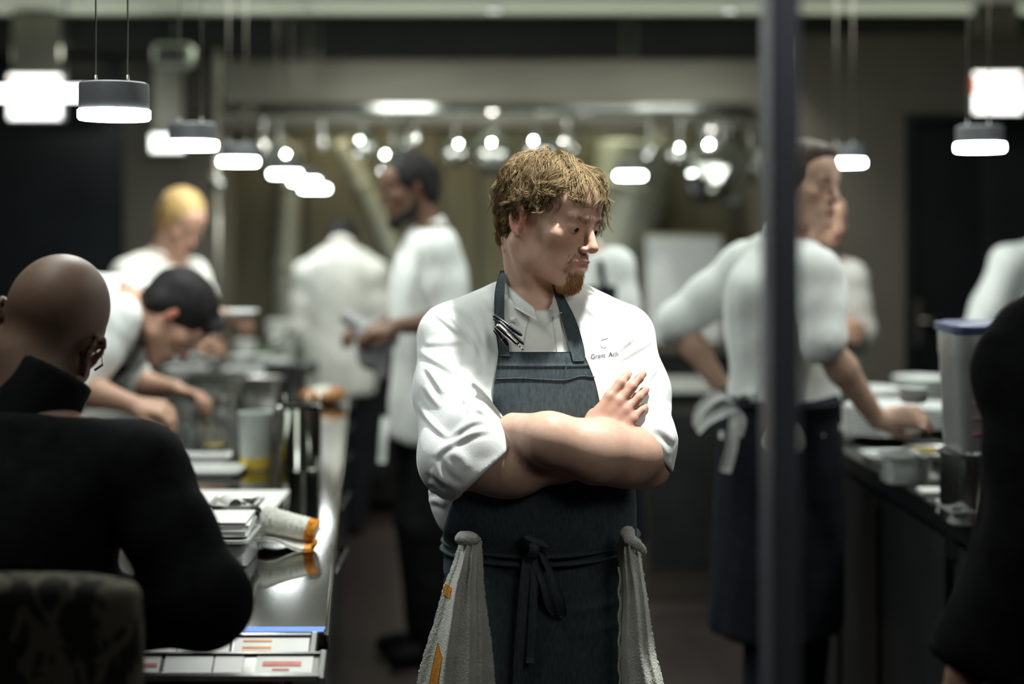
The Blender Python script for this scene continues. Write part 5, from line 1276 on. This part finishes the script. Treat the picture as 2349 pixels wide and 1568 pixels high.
for i, (px, py, d, r, h, liq, lv, lab) in enumerate(((438, 1040, 0, .036, .085, None, 0, 'empty glass jar nearest the hand of the bent cook'), (492, 1046, 0, .038, .080, 'yellow', .45, 'glass jar a third full of yellow oil, in front of the jar cluster'), (533, 1030, 0, .032, .10, None, 0, 'slim clear glass jar close behind the deli tub'), (462, 1000, 0, .036, .088, 'yellow', .3, 'glass jar with a little yellow oil in the middle of the cluster'), (512, 985, 0, .038, .10, None, 0, 'clear glass jar at the back of the cluster below the bright lamp glint'), (428, 965, 0, .036, .07, None, 0, 'low clear glass jar at the left of the cluster'), (470, 942, 0, .036, .09, None, 0, 'far clear glass jar behind the oil jars'))):
    jar(lab, on(px, py), r, h, liq, lv, 'glass jars on the left pass', lid='polished' if i in (4,) else None)
for i, (px, py, w_, dp, h, lab) in enumerate(((480, 1085, .19, .13, .016, 'flat white tray nearest of the two behind the rolled towel'), (462, 1058, .17, .10, .020, 'flat white tray lying just behind the nearer white tray'))): pan('tray', lab, 'tray', on(px, py), w_, dp, h, 'white_china', grp='white trays on the left pass')
tag(ob('sheet_of_paper', box(-.14, .16, -.22, .22, 0, .0015, .0005), M['paper'], loc=tuple(on(480, 1165)), smooth=False), 'white paper sheet flat on the steel worktop in front of the jars', 'paper')
for i, (px, py, lab) in enumerate(((345, 930, 'clear glass dish left of the bent cook\'s hand'), (372, 912, 'clear glass dish nearest behind the bent cook\'s fist'), (405, 896, 'third clear glass dish going away along the pass'), (352, 893, 'far clear glass dish at the left edge of the pass'))): bowl(lab, on(px, py), .055, .040, 'glass', 'glass_dish', 'glass dishes by the bent cook')
# --- far clutter
for i, (px, py, w_, dp, h, m_, lab) in enumerate(((500, 880, .26, .16, .05, 'steel', 'wide steel pan across the pass behind the glass jars'), (600, 928, .16, .16, .10, 'steel', 'deep steel pan in the middle of the far pass'), (655, 912, .17, .14, .13, 'dark_steel', 'deep dark steel pan beside the crusty loaf'), (470, 912, .22, .14, .03, 'steel', 'low steel tray behind the glass jars'), (565, 868, .20, .14, .045, 'white_china', 'white tray at the far end of the pass'), (430, 855, .20, .12, .03, 'white_china', 'white tray under the bent cook\'s face'))): pan('pan', lab, 'pan', on(px, py), w_, dp, h, m_, grp='pans along the left pass')
for i, (px, py, r, h, lab) in enumerate(((556, 846, .062, .06, 'white bowl at the far end left of the yellow jar'), (600, 850, .058, .07, 'white bowl between the two far white bowls'), (640, 856, .060, .065, 'white bowl nearest the yellow jar'), (410, 838, .085, .05, 'wide white bowl below the bent cook\'s chin'), (505, 842, .055, .055, 'white bowl in the middle of the far row'), (455, 838, .05, .05, 'small white bowl right of the wide white bowl'))): bowl(lab, on(px, py), r, h, grp='white bowls on the far pass')
p = on(740, 925)+np.array([0, 0, .004]); t = thing('bread_loaf', 'orange brown crusty loaf with a pale floured top on the pass edge', 'bread', tuple(p)); s_ = SDF(); s_.ell((0, 0, .026), (.085, .055, .030), k=.01); s_.ell((.04, 0, .03), (.05, .045, .028), k=.02); v_, q_ = s_.mesh(.007); ob('crust', (wrinkle(v_, .003, 3, 50), q_), M['bread'], t)
s_ = SDF(); s_.ell((.012, 0, .040), (.068, .046, .022), k=.01); v_, q_ = s_.mesh(.007); ob('floury_top', (wrinkle(v_, .002, 4, 60), q_), M['cream_cloth'], t)
jar('glass jar of yellow oil standing behind the white bowls', on(628, 836), .05, .12, 'yellow', .6, 'jars at the far end', lid='polished'); jar('tall clear glass jar behind the yellow oil jar', on(672, 832), .045, .15, None, .5, 'jars at the far end', lid='polished'); jar('pale glass jar at the far edge next to the back-turned cook', on(708, 842), .045, .12, 'yellow', .25, 'jars at the far end')
for px, py, r, h, lab in ((642, 822, .07, .19, 'tall white tub standing at the far end of the pass'), (560, 826, .055, .10, 'short white tub left of the green herb pot')):
    t = thing('storage_tub', lab, 'tub', tuple(on(px, py)), group='white tubs at the far end'); ob('wall', lathe([(0, 0), (r*.9, 0), (r, h), (r*.94, h), (r*.85, .004), (0, .004)], 28), M['cream_cloth'], t, auto=50); ob('rim', lathe([(r, h-.012), (r*1.05, h-.010), (r*1.05, h+.002), (r*.94, h+.002)], 28), M['white_china'], t, auto=50)
p = on(605, 828); t = pan('herb_tray', 'steel tray of green herbs at the far end of the pass', 'tray', p, .12, .10, .04, 'steel'); leaf = tube([(0, 0, 0), (.006, 0, .012), (.016, 0, .016), (.024, 0, .012)], [.001, .006, .006, .001], 6, flat=.25)
for k in range(46):
    M_ = Matrix.Translation((rnd.uniform(-.045, .045), rnd.uniform(-.035, .035), .03+rnd.uniform(0, .02)))@Matrix.Rotation(rnd.uniform(0, 6.28), 4, 'Z')@Matrix.Rotation(rnd.uniform(-.6, .4), 4, 'Y'); ob('leaf', xf(leaf, M_), M['green'], t)
# plate in the hands of the blonde cook
p = P(538, 728, 5.0); plate('small white plate held out by the blonde cook', p, .085, None)
# --- right pass
def stack(px, py, r, n, lab, grp, dz=.012):
    p = on(px, py)
    for i in range(n): plate(lab, (p[0], p[1], p[2]+dz*i), r, grp)
stack(2018, 1002, .125, 8, 'large white plate in the nearest pile under the reaching hand', 'nearest pile of large plates')
stack(2138, 987, .10, 6, 'white plate in the pile behind the lidded tub and the reaching hand', 'plates behind the lidded tub')
p0 = on(1992, 970)
for i in range(9): plate('white plate in the taller pile close to the cook\'s forearm', (p0[0], p0[1], p0[2]+.012*i), .112, 'taller pile of plates')
p0 = on(2112, 957)
for i in range(8): bowl('white shallow bowl in the pile at the far end of the right pass', (p0[0], p0[1], p0[2]+.014*i), .10, .045, grp='pile of shallow bowls')
p = P(2096, 905, 3.80); t = thing('cup', 'small white cup held in the outstretched hand of the reaching cook', 'cup', (p[0], p[1], p[2]-.02)); ob('cup_body', lathe([(0, 0), (.030, 0), (.034, .004), (.037, .040), (.035, .041), (.031, .006), (0, .005)], 24), M['white_china'], t, auto=50)
for px, py, w_, dp, h, m_, ct, lab in ((2036, 1056, .14, .13, .022, 'white_china', None, 'white tray at the corner of the right pass'), (2070, 1104, .11, .10, .075, 'clear', None, 'clear plastic tub beside the white corner tray'), (2136, 1074, .13, .13, .055, 'steel', 'food_yellow', 'steel pan of yellow green garnish'), (2152, 1112, .11, .10, .075, 'steel', None, 'deep steel pan in front of the garnish pan'), (2226, 1195, .13, .12, .035, 'clear', 'food_red', 'clear tray of red and yellow garnish in front of the black sleeve'), (2186, 1180, .07, .09, .030, 'clear', None, 'small clear tub left of the red garnish')):
    p = on(px, py); t = pan('pan', lab, 'pan', p, w_, dp, h, m_, rz=.05, grp='pans on the right pass')
    if ct: fill(t, w_*.8, dp*.8, h*.62, ct, 5)
    if ct == 'food_red':
        for k in range(14): b = ob('garnish', lathe([(0, -.006), (.005, -.004), (.007, 0), (.005, .005), (0, .006)], 8), M['food_yellow'] if k % 3 == 0 else M['food_red'], t); b.location = (rnd.uniform(-.05, .05), rnd.uniform(-.045, .045), h*.7+.006)
tag(ob('card', box(-.045, .045, -.03, .03, 0, .012, .002), M['paper'], loc=tuple(on(2150, 1132)), smooth=False), 'white card block lying in front of the deep steel pan on the right pass', 'card')
# lidded tub on an upturned steel pan
p = on(2262, 1180, TOP); p = np.array([P(2262, 0, 3.30)[0], 3.30, TOP])
t = thing('bain_marie', 'steel cylinder pot under the clear lidded tub', 'pot', (p[0]-.03, p[1], TOP)); ob('wall', lathe([(0, 0), (.072, 0), (.075, .004), (.075, .150), (.082, .154), (.082, .160), (.0, .160)], 28), M['steel'], t, auto=50)
z = TOP+.162; t = thing('lidded_tub', 'big square clear plastic tub with a navy lid on the right pass', 'tub', (p[0], p[1], z)); H = P(0, 748, 3.30)[2]-z; a = .092
ob('tub_wall', lathe([(0, 0), (a*.86, 0), (a*.90, .006), (a, H-.07), (a*1.03, H-.066), (a*1.04, H-.004), (a*1.00, H-.004), (a*.97, H-.07), (a*.87, .008), (0, .006)], 48, sq=6), M['clear'], t, auto=50)
ob('lid', lathe([(0, H+.010), (a*.9, H+.010), (a*.95, H+.006), (a*1.09, H+.006), (a*1.10, H+.002), (a*1.10, H-.010), (a*1.07, H-.012), (a*1.05, H-.003), (0, H-.003)], 48, sq=6), M['blue_lid'], t, auto=50)
ob('cream_contents', lathe([(0, .008), (a*.86, .008), (a*.955, H*.72), (0, H*.72)], 48, sq=6), M['cream_cloth'], t, auto=50)
for k in range(6): ob('graduation', box(-.06, -.06+.022*(1+(k % 2)), -a*1.0-.002, -a*.93, .05+.035*k, .052+.035*k), M['print_red'], t, smooth=False)
# --- pots, pans and ladles on the hood rail
rail_ = thing('hanging_rail', 'long round steel rail below the hood carrying pans and ladles', 'rail', (-.05, 7.352, 2.164)); ob('bar', tube([(-1.62, 0, 0), (1.5, 0, 0)], .012, 12), M['polished'], rail_)
for x in (-1.4, -.5, .4, 1.3): ob('bracket', tube([(x, 0, 0), (x, .08, .0), (x, .262, .0)], .008, 8), M['dark_steel'], rail_)
def hung(px, py, r, lab, kind='pan', tilt=0.0, m_='polished', y=7.34, grp='pans hanging below the hood'):
    c = P(px, py, y); top = 2.14; L = top-c[2]
    t = thing('frying_pan' if kind == 'pan' else ('ladle' if kind == 'ladle' else 'saucepan'), lab, {'pan': 'pan', 'ladle': 'ladle', 'pot': 'pot'}[kind], (c[0], y, top), 0, grp); hx_ = math.tan(math.radians(tilt))*L
    if kind == 'ladle': prof = [(0, .030), (r*.5, .026), (r*.85, .014), (r, -.008), (r*.95, -.008), (r*.8, .010), (0, .024)]
    elif kind == 'pot': prof = [(0, .055), (r*.94, .055), (r, .048), (r, -.055), (r*1.04, -.058), (r*.96, -.056), (r*.95, .044), (0, .048)]
    else: prof = [(0, .020), (r*.72, .020), (r*.78, .017), (r, -.022), (r*1.02, -.025), (r*.96, -.022), (r*.74, .013), (0, .015)]
    b = ob('bowl_end' if kind == 'ladle' else 'pan_body', lathe(prof, 32), M[m_], t, auto=60); b.location = (-hx_, -.03, -L); b.rotation_euler = (math.radians(78 if kind != 'ladle' else 62), 0, 0)
    ob('handle', tube(crom([(0, 0, .0), (-hx_*.3, -.012, -L*.35), (-hx_*.75, -.022, -L*.72), (-hx_, -.030, -L+r*.9)], 12), [.010]*4+[.012]*4+[.010]*4, 8, flat=.45), M['steel'], t); ob('hook', tube(crom([(0, 0, -.01), (-.006, -.012, .012), (0, .0, .036), (.004, .016, .028), (0, .02, .012)], 10), .003, 6), M['dark_steel'], t); return t
for a in ((606, 330, .055, 'bright steel ladle hanging at the left end of the hood rail', 'ladle', 2), (640, 372, .10, 'steel frying pan hanging behind the left ladle', 'pan', -2), (738, 325, .050, 'ladle with a yellow glint hanging left of the bearded cook', 'ladle', -6), (835, 330, .075, 'small steel pan left of the crossed ladle handles', 'pan', 0), (955, 318, .060, 'ladle hanging above the bearded cook\'s head', 'ladle', 10), (900, 372, .105, 'wide frying pan above the bearded cook', 'pan', -5), (1045, 345, .075, 'dull small pan between the bearded cook and the chef', 'pan', 2), (1138, 350, .100, 'bright saucepan hanging left of the chef\'s hair', 'pot', 8), (1224, 340, .085, 'bright frying pan just above the chef\'s hair', 'pan', -10), (1302, 325, .060, 'small ladle above the chef\'s forehead', 'ladle', 0), (1560, 350, .070, 'small pan left of the biggest hanging pan', 'pan', 4), (1655, 375, .165, 'biggest round steel pan hanging left of the upright', 'pan', 2), (1630, 300, .050, 'ladle with a bright handle over the biggest hanging pan', 'ladle', 0), (1490, 345, .045, 'narrow ladle hanging above the grey box', 'ladle', 1)): hung(*a)
hung(1722, 372, .12, 'steel frying pan partly behind the upright', 'pan', -3, 'polished', 7.50)
for i, (px, py, r, lab) in enumerate(((1610, 432, .075, 'lower small saucepan left under the biggest hanging pan'), (1672, 452, .055, 'lower small saucepan right under the biggest hanging pan'))): hung(px, py, r, lab, 'pot', 0, 'dark_steel', 7.5, 'lower saucepans under the hood')
# stove and back table under the hood
r2_ = thing('hanging_rail', 'short steel rail behind the biggest hanging pan', 'rail', (1.06, 7.512, 2.164)); ob('bar', tube([(-.32, 0, 0), (.42, 0, 0)], .012, 12), M['polished'], r2_); ob('bracket', tube([(.0, 0, 0), (.0, .10, 0)], .008, 8), M['dark_steel'], r2_)
st = thing('stove', 'dark cooking range along the back wall below the hood', 'stove', (-.1, 8.2, 0)); ob('body', box(-1.7, 1.7, -.40, .55, .06, .88, .01), M['dark_steel'], st, smooth=False); ob('top', box(-1.72, 1.72, -.43, .56, .88, .92, .006), M['hood_steel'], st, smooth=False)
for k in range(6): ob('oven_door', box(-1.66+.56*k, -1.14+.56*k, -.425, -.40, .20, .78, .006), M['cabinet'], st, smooth=False); ob('rail_handle', tube([(-1.6+.56*k, -.43, .74), (-1.6+.56*k, -.46, .74), (-1.2+.56*k, -.46, .74), (-1.2+.56*k, -.43, .74)], .009, 8), M['polished'], st)
for k in range(12): ob('knob', mv(xf(lathe([(0, .03), (.018, .028), (.02, 0)], 14), Matrix.Rotation(math.pi/2, 4, 'X')), -1.55+.28*k, -.43, .83), M['black_plastic'], st)
pb = P(1565, 610, 7.7); bx = thing('grey_cabinet', 'pale grey steel cabinet on the range to the right of the chef', 'cabinet', (pb[0], 8.0, .92)); ob('body', box(-.20, .24, -.2, .25, 0, P(0, 538, 7.8)[2]-.92, .012), M['hood_steel'], bx, smooth=False); ob('door', box(-.185, .225, -.215, -.2, .02, P(0, 545, 7.8)[2]-.92, .006), M['white_china'], bx, smooth=False)
# side counter between the chef and the reaching cook
pc = P(1540, 880, 6.3); sb = thing('side_counter', 'low steel side counter in the gap right of the chef\'s elbow', 'counter', (pc[0], 6.3, 0)); ob('worktop', box(-.16, .17, -.30, .30, pc[2]-.04, pc[2], .006), M['polished'], sb, smooth=False); ob('body', box(-.14, .15, -.27, .28, 0, pc[2]-.04, .006), M['hood_steel'], sb, smooth=False); ob('door', box(-.12, .13, -.285, -.27, .14, pc[2]-.09, .005), M['cabinet'], sb, smooth=False)
# --- patterned chair back in the lower left corner
cx0 = P(332, 0, 1.95)[0]; zt = P(0, 1310, 1.95)[2]
ch = thing('bar_chair', 'high backed bar chair in dark leaf patterned fabric behind the bald diner', 'chair', (cx0-.25, 2.12, 0))
mm = mat('leaf_fabric', (.014, .013, .011), .85, var=.2, scale=30, bump=.3, bscale=500); nt = mm.node_tree; b_ = nt.nodes['Principled BSDF']; src = b_.inputs['Base Color'].links[0].from_socket
tc = nt.nodes.new('ShaderNodeTexCoord'); mp = nt.nodes.new('ShaderNodeMapping'); mp.inputs['Scale'].default_value = (1.0, 1, .55); mp.inputs['Rotation'].default_value = (0, .5, 0); nz = nt.nodes.new('ShaderNodeTexNoise'); nz.inputs['Scale'].default_value = 19; nz.inputs['Detail'].default_value = 2.5; nz.inputs['Distortion'].default_value = 1.6
rp = nt.nodes.new('ShaderNodeValToRGB'); rp.color_ramp.elements[0].position = .49; rp.color_ramp.elements[1].position = .52; mx_ = nt.nodes.new('ShaderNodeMix'); mx_.data_type = 'RGBA'; mx_.inputs[7].default_value = (.11, .10, .072, 1)
nt.links.new(tc.outputs['Object'], mp.inputs[0]); nt.links.new(mp.outputs[0], nz.inputs['Vector']); nt.links.new(nz.outputs['Fac'], rp.inputs[0]); nt.links.new(rp.outputs[0], mx_.inputs[0]); nt.links.new(src, mx_.inputs[6]); nt.links.new(mx_.outputs[2], b_.inputs['Base Color'])
s_ = SDF(); s_.loft((0, -.17, 0), (1, 0, 0), (0, 1, 0), (0, 0, 1), [(.66, 0, .02, .23, .035), (.85, 0, 0, .245, .04), (1.05, 0, -.01, .25, .038), (zt-.02, 0, -.015, .246, .036), (zt, 0, -.015, .240, .034)], n=5, cap=.02); v_, q_ = s_.mesh(.012); ob('backrest', (v_, q_), mm, ch)
ob('seat', box(-.24, .24, -.15, .28, .58, .66, .03), mm, ch)
for sx in (-1, 1):
    for y_ in (-.13, .25): ob('leg', tube([(sx*.21, y_, .58), (sx*.225, y_+(-.02 if y_ < 0 else .02), 0)], [.020, .014], 10), M['black_metal'], ch)
ob('foot_rail', tube([(-.215, .262, .22), (.215, .262, .22)], .010, 8), M['polished'], ch)

# slanting ducts behind the pans
for pts, r, lab in (([(1462, 345, 8.45), (1448, 430, 8.42), (1400, 560, 8.40), (1300, 770, 8.40)], .235, 'wide pale slanting duct behind the chef and the biggest hanging pan'), ([(664, 345, 8.5), (660, 470, 8.5), (650, 767, 8.5)], .075, 'upright olive pipe behind the far pendants'), ([(790, 345, 8.5), (850, 470, 8.5), (990, 767, 8.5)], .065, 'thin slanting olive pipe behind the bearded cook')):
    p = [P(*q) for q in pts]; t = thing('exhaust_duct', lab, 'duct', tuple(p[-1]), group='ducts on the back wall'); vf = tube(crom([p[0]+np.array([0, 0, .02])]+p, 20), r, 28); ob('duct_pipe', vf, M['duct'], t, world=True); c = crom(p, 9)
    for k in (3, 6): d_ = nrm(c[k+1]-c[k-1]); ob('duct_band', tube([c[k]-d_*.02, c[k], c[k]+d_*.02], [r+.006, r+.009, r+.006], 28), M['duct'], t, world=True)
